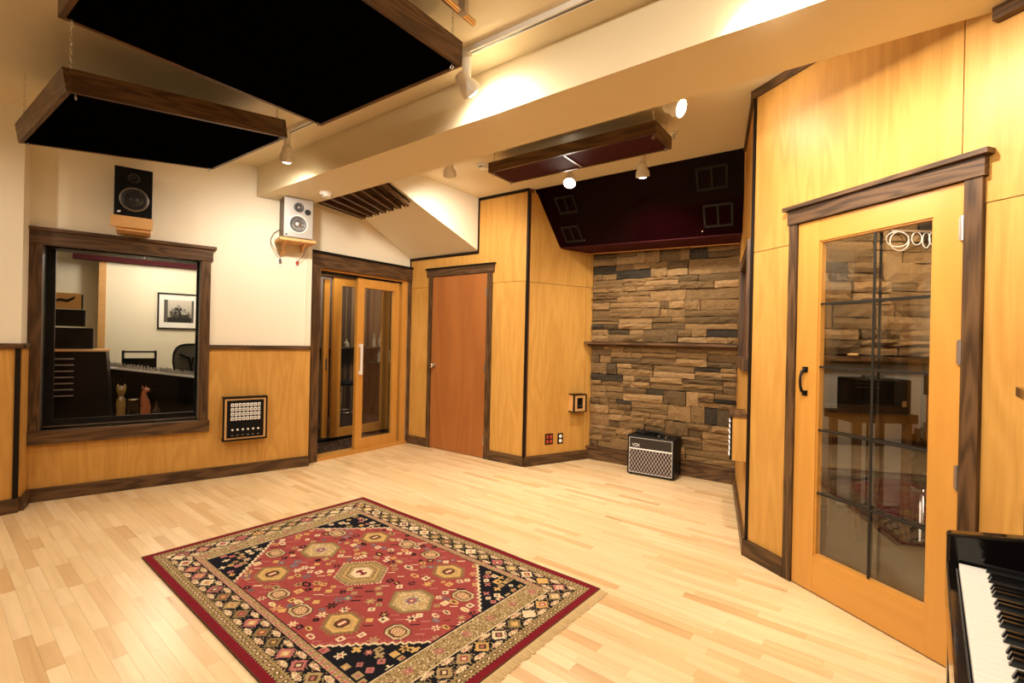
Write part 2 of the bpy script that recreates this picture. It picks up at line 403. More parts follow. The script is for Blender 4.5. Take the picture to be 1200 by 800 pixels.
lpanel(wB, [(0.014, 0.345, 1.932, 2.30), (0.345, 1.1, 2.05, 2.30), (1.1, 1.32, 2.05, 2.86), (1.32, 1.755, 1.932, 2.86)])
wC = wall('wall_outlets', FC, 'seam', 'angled oak panelled wall with outlets beside the stone alcove')
panels(wC, [(0.02, 0.765, 0.1, 1.92), (0.765, FC.L, 0.1, 1.92), (0.02, 0.765, 1.92, 2.85), (0.765, FC.L, 1.92, 2.85)])
wD = wall('wall_stone', FD, 'mortar', 'stacked ledgestone wall at the back of the alcove')
wE = wall('wall_alcove_right', FE, 'seam', 'narrow oak side wall of the stone alcove', holes=[(0.72, 1.55, 1.22, 1.90)])
panels(wE, [(0.01, 0.68, 0.1, 2.85), (0.68, 1.59, 0.1, 1.18), (0.68, 1.59, 1.94, 2.85), (1.59, FE.L-0.01, 0.1, 2.85)])
wF = wall('wall_right', FF, 'seam', 'oak panelled wall around the glazed french door', holes=[(0.336, 1.112, 0, 1.985)])
panels(wF, [(0.012, 0.285, 0.1, 1.88), (1.172, 2.0, 0.1, 1.88), (2.0, FF.L, 0.1, 1.88), (2.0, FF.L, 1.88, 2.85)])
lpanel(wF, [(0.014, 0.285, 1.882, 2.85), (0.285, 1.09, 1.985, 2.85)]); lpanel(wF, [(1.094, 1.172, 1.985, 2.85), (1.172, 1.998, 1.882, 2.85)])
wR = wall('wall_piano_side', FRT, 'cream', 'plain wall beyond the piano')
wK = wall('wall_behind', FBK, 'cream', 'cream wall with oak wainscot opposite the stone alcove')
panels(wK, [(i*1.06, min((i+1)*1.06, FBK.L), 0.1, 1.17) for i in range(7)])
# stone pieces
def stone_meshes(n):
    out = []
    for k in range(n):
        bm = bmesh.new(); nx, nz = 4, 2; g = []
        for j in range(nz+1):
            row = []
            for i in range(nx+1):
                e = i in (0, nx) or j in (0, nz)
                y = -1+random.uniform(0, 0.30)+(0.18 if e else 0)
                x = i/nx+(random.uniform(-0.015, 0.015) if i in (0, nx) else random.uniform(-.06, .06)); z = j/nz+random.uniform(-0.05, 0.05)
                row.append(bm.verts.new((x, y, z)))
            g.append(row)
        for j in range(nz):
            for i in range(nx): bm.faces.new([g[j][i], g[j][i+1], g[j+1][i+1], g[j+1][i]])
        rim = [g[0][i] for i in range(nx+1)]+[g[j][nx] for j in range(1, nz+1)]+[g[nz][i] for i in range(nx-1, -1, -1)]+[g[j][0] for j in range(nz-1, 0, -1)]
        back = [bm.verts.new((v.co.x, 0, v.co.z)) for v in rim]
        for i in range(len(rim)): bm.faces.new([rim[i], back[i], back[(i+1) % len(rim)], rim[(i+1) % len(rim)]])
        bmesh.ops.recalc_face_normals(bm, faces=list(bm.faces))
        me = bpy.data.meshes.new('stone'); bm.to_mesh(me); bm.free(); me.materials.append(M['stone']); out.append(me)
    return out
STM = stone_meshes(26)
def lay_stones(wallo, u0, u1, z0, z1, bh, sw, dep=(0.025, 0.07)):
    z = z0
    def put(a, b, za, zb):
        o = link('stone', random.choice(STM), wallo, (a+0.0022, 0, za+0.0025)); o.scale = (b-a-0.0044, random.uniform(*dep), zb-za-0.005)
    while z < z1-0.01:
        h = random.uniform(*bh)
        if z1-(z+h) < bh[0]*0.8: h = z1-z
        u = u0
        while u < u1-0.005:
            L = random.uniform(*sw)
            if u1-(u+L) < sw[0]*0.7: L = u1-u
            n = random.choice((1, 2, 2, 2, 3)) if h < bh[0]*1.6 else random.choice((2, 2, 3))
            cuts = [0]+sorted((k+random.uniform(-0.22, 0.22))/n for k in range(1, n))+[1]
            for c0, c1 in zip(cuts, cuts[1:]):
                if L > sw[0]*1.3 and random.random() < 0.45:
                    k = random.uniform(0.3, 0.7); put(u, u+L*k, z+h*c0, z+h*c1); put(u+L*k, u+L, z+h*c0, z+h*c1)
                else: put(u, u+L, z+h*c0, z+h*c1)
            u += L
        z += h
lay_stones(wD, 0.02, 1.535, 0.15, 1.285, (0.11, 0.17), (0.17, 0.45))
lay_stones(wD, 0.02, 1.535, 1.32, 2.36, (0.11, 0.17), (0.17, 0.45))

# ---- baseboards
base('baseboard_left', FL, 0, FL.L, 'dark baseboard along the side wall left of the window')
base('baseboard_jog', FJ, 0, FJ.L, 'short dark baseboard in the window alcove corner')
base('baseboard_window', FA, 0.02, 2.035, 'long dark baseboard below the control room window')
base('baseboard_back_short', FB, 0.015, 0.345, 'short dark baseboard between sliding door and brown door')
base('baseboard_back', FB, 1.32, FB.L, 'dark baseboard right of the brown door')
base('baseboard_outlets', FC, -0.01, FC.L, 'dark baseboard below the two outlets')
o = bx('baseboard_stone', 'walnut', None, (0.0, -0.05, 0, FD.L, 0, 0.125), (-0.02, -0.062, 0.125, FD.L, 0, 0.148)); FD.put(o); struct(o, 'tall brown capped baseboard under the stone wall', 'baseboard')
base('baseboard_alcove', FE, 0.02, FE.L+0.02, 'dark baseboard along the narrow side of the stone alcove')
base('baseboard_right', FF, -0.01, 0.285, 'short dark baseboard left of the french door')
base('baseboard_piano', FF, 1.172, FF.L, 'dark baseboard right of the french door')
base('baseboard_behind', FBK, 0, FBK.L, 'dark baseboard along the wall opposite the alcove')
# ---- trims
trim(FL, [(0, -0.03, 1.17, FL.L+0.01, 0, 1.206)], 'dark chair rail on the wall left of the window alcove')
trim(FL, [(FL.L-0.03, -0.022, 0.1, FL.L+0.0, 0, 1.17)], 'black vertical corner strip by the window alcove', 'blackstrip')
trim(FJ, [(0.0, -0.03, 1.17, FJ.L-0.005, 0, 1.206)], 'stub of dark chair rail in the window alcove corner')
trim(FA, [(1.165, -0.03, 1.17, 2.035, 0, 1.206)], 'dark chair rail between control room window and sliding door')
trim(FB, [(0.0, -0.025, 2.27, 1.115, 0, 2.297), (1.09, -0.025, 2.297, 1.115, 0, CEIL), (1.115, -0.025, CEIL-0.03, FB.L, 0, CEIL)], 'stepped dark crown strip above the brown door', 'blackstrip')
trim(FB, [(0.0, -0.022, 0.1, 0.014, 0, 2.27)], 'dark vertical strip in the corner by the sliding door', 'blackstrip')
trim(FB, [(FB.L-0.014, -0.018, 0.1, FB.L+0.012, 0.0, CEIL-0.03)], 'black vertical strip on the outer corner right of the brown door', 'blackstrip')
trim(FF, [(-0.008, -0.018, 0.1, 0.012, 0, CEIL)], 'black vertical strip on the corner left of the french door', 'blackstrip')
trim(FF, [(-0.02, -0.03, CEIL-0.05, 0.72, 0, CEIL)], 'dark crown strip above the french door panels')
trim(FF, [(1.20, -0.05, 2.565, FF.L, 0, 2.615)], 'dark strip where the beam meets the oak wall')
trim(FE, [(0.0, -0.03, CEIL-0.035, FE.L, 0, CEIL)], 'dark crown strip on the alcove side wall')
# opening frame on alcove side wall
trim(FE, [(0.64, -0.035, 1.14, 0.72, 0.0, 1.98), (1.55, -0.035, 1.14, 1.63, 0.0, 1.98), (0.72, -0.03, 1.90, 1.55, 0.0, 1.98), (0.62, -0.05, 1.14, 1.65, 0.0, 1.22)], 'dark framed opening in the alcove side wall', 'walnut_v')
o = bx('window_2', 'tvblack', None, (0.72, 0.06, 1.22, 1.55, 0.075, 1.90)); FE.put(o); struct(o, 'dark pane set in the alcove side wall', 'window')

# ---- window 1 : control room window
w1 = struct(bx('window_1', 'walnut', None, (-0.01, -0.05, 2.06, 1.205, 0.0, 2.085)), 'dark framed window looking into the control room', 'window'); FA.put(w1)
bx('header', 'walnut', w1, (0.0, -0.032, 1.955, 1.18, 0, 2.06))
bx('casing', 'walnut_v', w1, (0.0, -0.026, 0.535, 0.075, 0, 1.955)); bx('casing', 'walnut_v', w1, (1.09, -0.026, 0.535, 1.165, 0, 1.955))
bx('sill', 'walnut', w1, (-0.005, -0.045, 0.435, 1.175, 0, 0.535))
bx('jamb', 'black', w1, (0.06, 0.0, 0.54, 0.075, 0.34, 1.957)); bx('jamb', 'black', w1, (1.09, 0.0, 0.54, 1.105, 0.34, 1.957))
bx('head_lining', 'black', w1, (0.06, 0.0, 1.957, 1.105, 0.34, 1.972)); bx('sill_lining', 'walnut', w1, (0.06, 0.0, 0.525, 1.105, 0.34, 0.54))
bx('sash', 'black', w1, (0.075, 0.20, 0.54, 0.125, 0.24, 1.957), (1.075, 0.20, 0.54, 1.09, 0.24, 1.957), (0.125, 0.20, 0.54, 1.075, 0.24, 0.585))
bx('pane', 'glassw', w1, (0.075, 0.03, 0.54, 1.09, 0.036, 1.957)); bx('pane', 'glassw', w1, (0.125, 0.21, 0.585, 1.075, 0.216, 1.957))

# ---- door 1 : brown flush door
d1 = struct(bx('door_1', 'mahog', None, (0.405, -0.018, 0.006, 1.245, 0.025, 2.045)), 'closed flush reddish brown wooden door with round knob', 'door'); FB.put(d1)
bx('casing', 'walnut_v', d1, (0.345, -0.03, 0, 0.40, 0, 2.05)); bx('casing', 'walnut_v', d1, (1.25, -0.03, 0, 1.32, 0, 2.05))
bx('header', 'walnut', d1, (0.315, -0.035, 2.05, 1.345, 0, 2.135)); bx('header_cap', 'blackstrip', d1, (0.30, -0.048, 2.135, 1.36, 0, 2.152))
for z in (0.2, 1.0, 1.83): bx('hinge', 'steel', d1, (1.235, -0.028, z-0.05, 1.255, -0.016, z+0.05))
MB().lathe([(0.028, 0), (0.028, 0.008), (0.011, 0.012), (0.011, 0.03), (0.026, 0.04), (0.028, 0.055), (0.018, 0.066), (0, 0.068)], 20, axisT((0.455, -0.018, 0.99), (0, -1, 0))).build('knob', 'chrome', d1, True)

# ---- door 2 : sliding glazed door
d2 = struct(bx('door_2', 'fir', None, (0.13, 0.0, 0.0, 0.15, 0.16, 2.0), (1.33, 0.0, 0, 1.35, 0.16, 2.0), (0.13, 0, 2.0, 1.35, 0.16, 2.02)), 'glazed fir sliding door standing half open with white pull', 'door'); FA2.put(d2)
bx('casing', 'walnut_v', d2, (0.035, -0.035, 0, 0.13, 0, 2.02)); bx('casing', 'walnut_v', d2, (1.352, -0.03, 0, 1.39, 0, 2.02))
bx('header', 'walnut', d2, (0.03, -0.04, 2.02, 1.385, 0, 2.165)); bx('header_cap', 'blackstrip', d2, (0.012, -0.055, 2.165, 1.388, 0, 2.19))
bx('sill', 'fir', d2, (0.13, -0.03, 0.0, 1.35, 0.15, 0.03))
bx('track', 'black', d2, (0.15, 0.03, 1.975, 1.33, 0.12, 2.0))
lf = bx('leaf', 'fir', d2, (0.633, 0.03, 0.03, 0.725, 0.075, 1.985), (1.161, 0.03, 0.03, 1.24, 0.075, 1.985))
for z0, z1 in ((0.03, 0.145), (1.875, 1.985)):
    bx('rail', 'fir', lf, (0.725, 0.032, z0, 1.161, 0.073, z1))
bx('pane', 'glass', lf, (0.725, 0.05, 0.145, 1.161, 0.056, 1.875))
bx('pull_handle', 'whitepl', lf, (0.668, -0.01, 0.88, 0.69, 0.01, 1.23), (0.665, 0.0, 0.88, 0.693, 0.032, 0.92), (0.665, 0.0, 1.19, 0.693, 0.032, 1.23))
bx('stop', 'fir', d2, (1.275, 0.01, 0.03, 1.33, 0.09, 2.0))

# ---- door 3 : french door
d3 = struct(bx('door_3', 'fir', None, (0.34, -0.02, 0.008, 0.466, 0.03, 1.982), (0.998, -0.02, 0.008, 1.108, 0.03, 1.982)), 'tall fir french door with divided glass and black handle', 'door'); FF.put(d3)
bx('rail', 'fir_h', d3, (0.466, -0.019, 0.008, 0.998, 0.029, 0.20)); bx('rail', 'fir_h', d3, (0.466, -0.019, 1.866, 0.998, 0.029, 1.982))
bx('glazing_bead', 'fir', d3, (0.466, -0.012, 0.2, 0.474, 0.02, 1.866), (0.99, -0.012, 0.2, 0.998, 0.02, 1.866), (0.474, -0.012, 0.2, 0.99, 0.02, 0.208), (0.474, -0.012, 1.858, 0.99, 0.02, 1.866))
bx('pane', 'glass', d3, (0.474, -0.004, 0.208, 0.99, 0.0, 1.858)); bx('pane', 'glass', d3, (0.474, 0.024, 0.208, 0.99, 0.028, 1.858))
for y0, y1 in ((-0.010, -0.005), (0.029, 0.034)):
    bx('muntin', 'muntin', d3, (0.7435, y0, 0.208, 0.7545, y1, 1.858))
    for z in (0.533, 0.866, 1.199, 1.532): bx('muntin', 'muntin', d3, (0.474, y0-0.001, z-0.0055, 0.99, y1+0.001, z+0.0055))
bx('casing', 'walnut_v', d3, (0.285, -0.032, 0, 0.336, 0, 1.985)); bx('casing', 'walnut_v', d3, (1.112, -0.032, 0, 1.172, 0, 1.985))
bx('header', 'walnut', d3, (0.28, -0.04, 1.985, 1.182, 0, 2.065)); bx('header_cap', 'walnut', d3, (0.26, -0.06, 2.065, 1.20, 0, 2.085))
for z in (0.29, 0.79, 1.295, 1.795):
    MB().lathe([(0.007, -0.05), (0.007, 0.05)], 10, Matrix.Translation((1.108, -0.03, z))).box(1.096, -0.03, z-0.045, 1.12, -0.02, z+0.045).build('hinge', 'steel', d3)
MB().tube([(0.40, -0.02, 1.055), (0.40, -0.045, 1.065), (0.40, -0.055, 1.09), (0.40, -0.057, 1.118), (0.40, -0.055, 1.145), (0.40, -0.045, 1.17), (0.40, -0.02, 1.18)], [0.012, 0.008, 0.0065, 0.0065, 0.0065, 0.008, 0.012], 10).box(0.385, -0.026, 1.04, 0.415, -0.019, 1.068).box(0.385, -0.026, 1.168, 0.415, -0.019, 1.196).build('handle', 'black', d3, True)

# ================================================================ NEIGHBOURING ROOMS (seen through glass)
# ---- control room behind window_1, in the frame of the window wall (x along, +y beyond)
CR = FA
def cr_struct(name, mat, label, cat, *boxes):
    o = bx(name, mat, None, *boxes); CR.put(o); return struct(o, label, cat)
cr_struct('floor_control', 'carpet', 'dark carpet floor of the control room', 'floor', (-1.6, 0.12, -0.08, 1.9, 3.0, 0.0))
cr_struct('ceiling_control', 'cream', 'ceiling of the control room', 'ceiling', (-1.6, 0.12, 2.5, 1.9, 3.0, 2.58))
cr_struct('wall_control_back', 'cream', 'pale back wall of the control room with the framed photo', 'wall', (0.30, 2.8, 0, 1.9, 2.95, 2.5))
cr_struct('wall_control_recess', 'cream', 'recessed part of the control room back wall', 'wall', (-1.6, 3.05, 0, 0.30, 3.2, 2.5))
cr_struct('wall_control_left', 'cream', 'left wall of the control room', 'wall', (-1.72, 0.12, 0, -1.6, 3.2, 2.5))
cr_struct('wall_control_right', 'cream', 'right wall of the control room', 'wall', (1.78, 0.5, 0, 1.9, 2.8, 2.5))
cr_struct('trim_control', 'pine', 'wooden corner board beside the control room recess', 'trim', (0.24, 2.78, 0, 0.31, 3.05, 2.5))
cr_struct('trim_control_valance', 'redfab', 'maroon fabric valance over the control room window', 'trim', (0.0, 2.70, 2.18, 1.78, 2.80, 2.5))
cr_struct('trim_control_ledge', 'pine', 'wooden ledge behind the control room window', 'trim', (0.0, 0.34, 0.50, 1.15, 0.50, 0.53))
def crT(name, label, cat, u, wv, z, rz=0, group=None):
    return thing(name, label, cat, CR.pt(u, -wv, z), CR.a+rz, group)
# framed photo on the back wall
t = crT('framed_photo', 'black framed black and white group photo on control room wall', 'picture', 1.068, 2.798, 1.60)
bx('frame', 'black', t, (-0.235, -0.025, -0.24, 0.235, 0, -0.222), (-0.235, -0.025, 0.222, 0.235, 0, 0.24), (-0.235, -0.025, -0.222, -0.217, 0, 0.222), (0.217, -0.025, -0.222, 0.235, 0, 0.222))
bx('mat_board', 'white', t, (-0.217, -0.014, -0.222, 0.217, 0, 0.222))
def picgrid(name, parent, nx, nz, x0, x1, z0, z1, y, fn, mat):
    V = []; Fc = []; C = []
    for j in range(nz+1):
        for i in range(nx+1): V.append((x0+(x1-x0)*i/nx, y, z0+(z1-z0)*j/nz))
    for j in range(nz):
        for i in range(nx):
            a = j*(nx+1)+i; Fc.append((a, a+1, a+nx+2, a+nx+1)); C.append(fn((i+.5)/nx, (j+.5)/nz))
    # give the sheet a thickness
    k = len(V); V += [(x, y+0.002, z) for x, _, z in V]; rimf = [(0, nx, k+nx, k)]
    Fc += [(0, k, k+nx, nx), (nz*(nx+1), nz*(nx+1)+nx, k+nz*(nx+1)+nx, k+nz*(nx+1))]; C += [(0, 0, 0)]*2
    me = bpy.data.meshes.new(name); me.from_pydata(V, [], Fc); at = me.attributes.new('col', 'FLOAT_COLOR', 'FACE')
    for i, c in enumerate(C): at.data[i].color = (*c, 1)
    me.materials.append(mat); return link(name, me, parent)
M['print'] = attrmat('photo_print', 'col', 0.5, 0.2)
def photo(u, v):
    g = 0.35+0.25*v
    for cx, r, hy in ((0.30, 0.11, 0.55), (0.48, 0.12, 0.72), (0.68, 0.10, 0.55), (0.82, 0.08, 0.45)):
        if (u-cx)**2+((v-hy)*0.9)**2 < (r*0.55)**2: g = 0.20 if cx != 0.48 else 0.30
        elif abs(u-cx) < r and v < hy-0.05: g = 0.03+0.35*(random.random() < 0.12)+(0.3 if cx == 0.68 and v > 0.35 else 0)
    if v < 0.22: g = 0.02
    if u < 0.12 or u > 0.93: g = 0.10
    return (g, g*0.93, g*0.8)
picgrid('photograph', t, 40, 36, -0.165, 0.165, -0.15, 0.15, -0.016, photo, M['print'])
# mixing console
t = crT('mixing_console', 'long mixing console with pale front edge and rows of knobs', 'console', 0.82, 1.30, 0)
m = MB(); m.hexa([(-0.55, 0, 0.62), (0.92, 0.0, 0.62), (0.92, 0.75, 0.62), (-0.55, 0.75, 0.62)], [(-0.55, 0, 0.955), (0.92, 0.0, 0.72), (0.92, 0.75, 0.72), (-0.55, 0.75, 0.955)]); m.build('body', 'tvblack', t)
m = MB(); m.hexa([(-0.56, -0.03, 0.955), (0.93, -0.03, 0.72), (0.93, 0.0, 0.72), (-0.56, 0.0, 0.955)], [(-0.56, -0.03, 0.975), (0.93, -0.03, 0.74), (0.93, 0.0, 0.74), (-0.56, 0.0, 0.975)]); m.build('armrest', 'white', t)
bx('modesty_panel', 'tvblack', t, (-0.5, 0.55, 0.02, 0.94, 0.58, 0.63))
for x in (-0.5, 0.9): bx('leg', 'tvblack', t, (x-0.04, 0.1, 0, x+0.04, 0.65, 0.63))
kn = MB(); rr = random.Random(3)
for i in range(48):
    for j in range(9):
        x, y = -0.53+i*0.03+rr.uniform(-.006, .006), 0.04+j*0.08; z = 0.955-(x+0.55)*0.1536
        kn.box(x-0.007, y-0.010, z, x+0.007, y+0.010, z+rr.uniform(0.008, 0.045))
o = kn.build('knobs', 'steel', t); o['kind'] = 'stuff'
# outboard rack on the left with monitors on top
t = crT('equipment_rack', 'black sloped rack of audio units with pale strips left of the console', 'rack', 0.08, 0.72, 0)
MB().hexa([(-0.35, 0, 0), (0.42, 0, 0), (0.42, 0.5, 0), (-0.35, 0.5, 0)], [(-0.35, 0.02, 1.12), (0.34, 0.02, 1.12), (0.34, 0.5, 1.12), (-0.35, 0.5, 1.12)]).build('body', 'tvblack', t)
for k in range(7):
    z = 0.72+k*0.055; bx('strip', 'steel', t, (-0.30, -0.012, z, -0.12, 0.02, z+0.008), (-0.08, -0.012, z, 0.12, 0.02, z+0.008))
bx('top_edge', 'pine', t, (-0.36, 0.0, 1.12, 0.35, 0.5, 1.135))
for i, (u, z, wd, h, lab) in enumerate(((0.13, 1.135, 0.36, 0.20, 'wide black monitor screen standing on the rack'), (0.10, 1.345, 0.30, 0.16, 'smaller black screen stacked on top of the wide monitor'))):
    t = crT('monitor', lab, 'monitor', u, 0.98, z)
    bx('screen', 'tvblack', t, (-wd/2, 0, 0.01, wd/2, 0.04, h), bevel=0.004); bx('bezel_edge', 'grey', t, (-wd/2-0.004, 0.01, 0.0, wd/2+0.004, 0.05, 0.012), (wd/2, 0.01, 0.0, wd/2+0.005, 0.05, h))
t = crT('orange_print', 'orange print with a dark lizard shape propped above the screens', 'picture', 0.12, 1.02, 1.51)
bx('sheet', 'orangeart', t, (-0.15, 0.0, 0.0, 0.10, 0.012, 0.15)); bx('post', 'black', t, (0.10, -0.005, 0, 0.112, 0.02, 0.14))
MB().tube([(-0.10, -0.008, 0.02), (-0.10, -0.008, 0.06), (-0.05, -0.008, 0.085), (0.0, -0.008, 0.075), (0.04, -0.008, 0.10), (0.055, -0.008, 0.12)], [0.004, 0.007, 0.012, 0.013, 0.01, 0.003], 8).build('lizard', 'black', t, True)
t = crT('cable_bundle', 'tangle of pale cables hanging behind the stacked screens', 'cable', -0.02, 0.95, 1.12)
m = MB()
for k in range(4): m.tube([(-0.10+0.02*k, 0, 0.02), (-0.03+0.01*k, 0.0, 0.1), (-0.06+0.02*k, -0.01, 0.2), (0.0+0.015*k, 0, 0.33)], 0.006, 6)
m.build('cable', 'steel', t, True)
# meter bridge frame behind console
t = crT('meter_bridge', 'black open framed rack standing beyond the console', 'rack', 0.66, 2.12, 0.0)
bx('frame', 'black', t, (-0.165, 0, 0.55, -0.145, 0.3, 1.085), (0.145, 0, 0.55, 0.165, 0.3, 1.085), (-0.165, 0, 1.065, 0.165, 0.02, 1.085), (-0.165, 0, 0.55, 0.165, 0.3, 0.57))
bx('front_panel', 'tvblack', t, (-0.145, 0.0, 0.57, 0.145, 0.02, 1.0)); bx('leg', 'black', t, (-0.16, 0.05, 0, 0.16, 0.25, 0.55))
# mesh office chair
t = crT('office_chair', 'dark mesh backed office chair behind the console', 'chair', 1.17, 2.10, 0, 0.05)
m = MB(); P = [(0.02+math.copysign(abs(math.cos(k*PI/14))**0.6, math.cos(k*PI/14))*(0.20-(0.05 if math.sin(k*PI/14) < 0 else 0)*-math.sin(k*PI/14)), 0.95+math.copysign(abs(math.sin(k*PI/14))**0.6, math.sin(k*PI/14))*0.22) for k in range(28)]
m.hexa([(x, 0.0, z) for x, z in P], [(x, 0.012, z) for x, z in P]); m.build('back_mesh', 'meshgrey', t)
MB().tube([(x, 0.006, z) for x, z in P], 0.014, 8, True).build('back_frame', 'black', t, True)
MB().tube([(-0.12, -0.012, 1.05), (-0.02, -0.015, 1.0), (0.0, -0.015, 0.9), (0.0, -0.02, 0.55)], 0.014, 8).tube([(0.15, -0.012, 1.06), (0.02, -0.015, 1.0), (0.0, -0.015, 0.9)], 0.012, 8).build('spine', 'black', t, True)
MB().box(-0.25, 0.02, 0.44, 0.25, 0.5, 0.50).bevel(0.02).build('seat', 'meshgrey', t)
MB().tube([(0, 0.26, 0.08), (0, 0.26, 0.45)], 0.03, 10).build('column', 'black', t, True)
m = MB()
for k in range(5): m.tube([(0, 0.26, 0.09), (0.3*math.cos(k*1.2566), 0.26+0.3*math.sin(k*1.2566), 0.05)], 0.02, 6)
m.build('base', 'black', t)
# figurines on the ledge
t = crT('cat_figurine', 'amber cat figurine with upright ears on window ledge', 'figurine', 0.545, 0.42, 0.53)
MB().lathe([(0.034, 0), (0.036, 0.03), (0.030, 0.06), (0.034, 0.10), (0.037, 0.14), (0.030, 0.175), (0.018, 0.20), (0.024, 0.22), (0.034, 0.245), (0.034, 0.27), (0.02, 0.29), (0, 0.295)], 18).build('body', 'amber', t, True)
for s in (-1, 1): MB().lathe([(0.013, 0), (0.01, 0.02), (0.0, 0.045)], 8, Matrix.Translation((s*0.024, 0, 0.272))).build('ear', 'amber', t)
t = crT('cat_figurine', 'slim rust brown cat figurine standing on window ledge', 'figurine', 0.72, 0.42, 0.53)
MB().box(-0.036, -0.03, 0, 0.036, 0.03, 0.10).build('base', 'rustfig', t)
MB().tube([(0.0, 0, 0.09), (-0.005, 0, 0.14), (-0.015, 0, 0.19), (-0.016, 0, 0.225), (0.0, 0, 0.25), (0.028, 0, 0.252)], [0.036, 0.036, 0.026, 0.018, 0.024, 0.012], 14).build('body', 'rustfig', t, True)
for s in (-1, 1): MB().lathe([(0.010, 0), (0.0, 0.035)], 8, Matrix.Translation((-0.012+s*0.012, 0, 0.262))).build('ear', 'rustfig', t)
t = crT('glass_bottle', 'small clear glass vase on window ledge right of the figurines', 'vase', 0.80, 0.42, 0.53)
MB().lathe([(0.026, 0), (0.030, 0.02), (0.026, 0.07), (0.010, 0.10), (0.009, 0.14), (0.013, 0.155)], 16).build('vessel', 'glass', t, True)
t = crT('glass_jar', 'short wide glass jar on ledge between the two figurines', 'jar', 0.63, 0.42, 0.53)
MB().lathe([(0.036, 0), (0.038, 0.02), (0.038, 0.13), (0.034, 0.15), (0.036, 0.16)], 18).build('vessel', 'glass', t, True)
MB().lathe([(0.038, 0.161), (0.038, 0.172), (0, 0.176)], 18).build('rim', 'chrome', t, True)

# ---- vestibule and lounge behind the sliding door
def room_struct(name, mat, label, cat, *boxes): return struct(bx(name, mat, None, *boxes), label, cat)
struct(MB().prism([(-4.615, 2.86), (-4.615, 4.12), (-4.72, 6.4), (-7.4, 6.4), (-7.4, 3.75), (-5.2, 2.95)], -0.08, -0.004).build('floor_lounge', 'carpet'), 'dark speckled carpet beyond the sliding door', 'floor')
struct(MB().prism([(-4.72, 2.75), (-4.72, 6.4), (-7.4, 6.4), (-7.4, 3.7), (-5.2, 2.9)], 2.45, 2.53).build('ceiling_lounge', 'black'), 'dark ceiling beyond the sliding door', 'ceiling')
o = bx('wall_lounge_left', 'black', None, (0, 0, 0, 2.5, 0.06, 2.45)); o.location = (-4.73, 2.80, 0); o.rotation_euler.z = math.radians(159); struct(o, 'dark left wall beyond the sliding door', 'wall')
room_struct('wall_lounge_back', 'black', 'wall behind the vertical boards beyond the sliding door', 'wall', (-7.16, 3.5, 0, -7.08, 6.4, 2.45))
room_struct('wall_lounge_right', 'cream', 'right wall beyond the sliding door', 'wall', (-7.1, 6.3, 0, -4.7, 6.4, 2.45))
bw = bpy.data.objects['wall_lounge_back']; yy = 4.1; rr = random.Random(5)
bmats = [wood('board_%d' % k, c, tuple(x*1.5 for x in c), 2, 0.5, 40, 1.0, 0.5) for k, c in enumerate(((0.10, 0.055, 0.025), (0.05, 0.027, 0.012), (0.16, 0.09, 0.04), (0.022, 0.012, 0.006)))]
while yy < 6.25:
    ww = rr.choice((0.05, 0.07, 0.1, 0.13)); bx('board', bmats[rr.randrange(4)], bw, (-7.08, yy+0.002, 0.0, -7.08+rr.choice((0.015, 0.04, 0.07)), yy+ww-0.002, 2.4)); yy += ww
# second sliding door
d4 = struct(bx('door_4', 'fir', None, (-5.44, 3.59, 0.03, -5.40, 3.712, 2.06), (-5.44, 4.365, 0.03, -5.40, 4.486, 2.06)), 'inner glazed fir sliding door beyond the half open one', 'door')
bx('rail', 'fir', d4, (-5.438, 3.712, 0.03, -5.402, 4.365, 0.14)); bx('rail', 'fir', d4, (-5.438, 3.712, 1.96, -5.402, 4.365, 2.06))
bx('pane', 'glass', d4, (-5.423, 3.712, 0.14, -5.417, 4.365, 1.96))
bx('second_stile', 'fir', d4, (-5.50, 3.50, 0.03, -5.46, 3.575, 2.03)); bx('pull_handle', 'grey', d4, (-5.46, 3.53, 0.88, -5.445, 3.545, 1.03))
bx('door_frame', 'walnut', d4, (-5.52, 3.05, 2.06, -5.38, 4.7, 2.2), (-5.52, 4.60, 0, -5.38, 4.7, 2.06))
bx('threshold', 'black', d4, (-5.52, 3.05, -0.004, -5.38, 4.6, 0.03))
# shelf with bottles
t = thing('wall_shelf', 'long brown shelf holding bottles beyond the inner sliding door', 'shelf', (-7.0, 5.2, 1.13))
bx('board', 'walnut', t, (-0.08, -1.1, -0.012, 0.13, 0.9, 0.012)); bx('bracket', 'black', t, (-0.03, -0.6, -0.12, 0.06, -0.57, -0.012)); bx('bracket', 'black', t, (-0.03, 0.5, -0.12, 0.06, 0.53, -0.012))
blabs = ('squat pale bottle alone on the lounge shelf', 'tall slim bottle on the lounge shelf', 'tapered bottle with dark neck on the lounge shelf', 'leaning thin pale bottle on the lounge shelf')
for k, (y, h, r) in enumerate(((4.86, 0.13, 0.045), (5.42, 0.24, 0.03), (5.56, 0.26, 0.036), (4.45, 0.16, 0.02))):
    t = thing('bottle', blabs[k], 'bottle', (-6.93, y, 1.143))
    MB().lathe([(r, 0), (r*1.05, h*0.1), (r, h*0.5), (r*0.4, h*0.7), (r*0.35, h*0.95), (r*0.42, h)], 14).build('vessel', 'bottle', t, True)
t = thing('side_counter', 'low dark counter below the shelf beyond the sliding doors', 'counter', (-6.76, 5.5, 0))
bx('body', 'walnut_v', t, (-0.18, -0.25, 0, 0.18, 0.35, 0.86)); bx('top', 'walnut', t, (-0.19, -0.27, 0.86, 0.2, 0.37, 0.89))
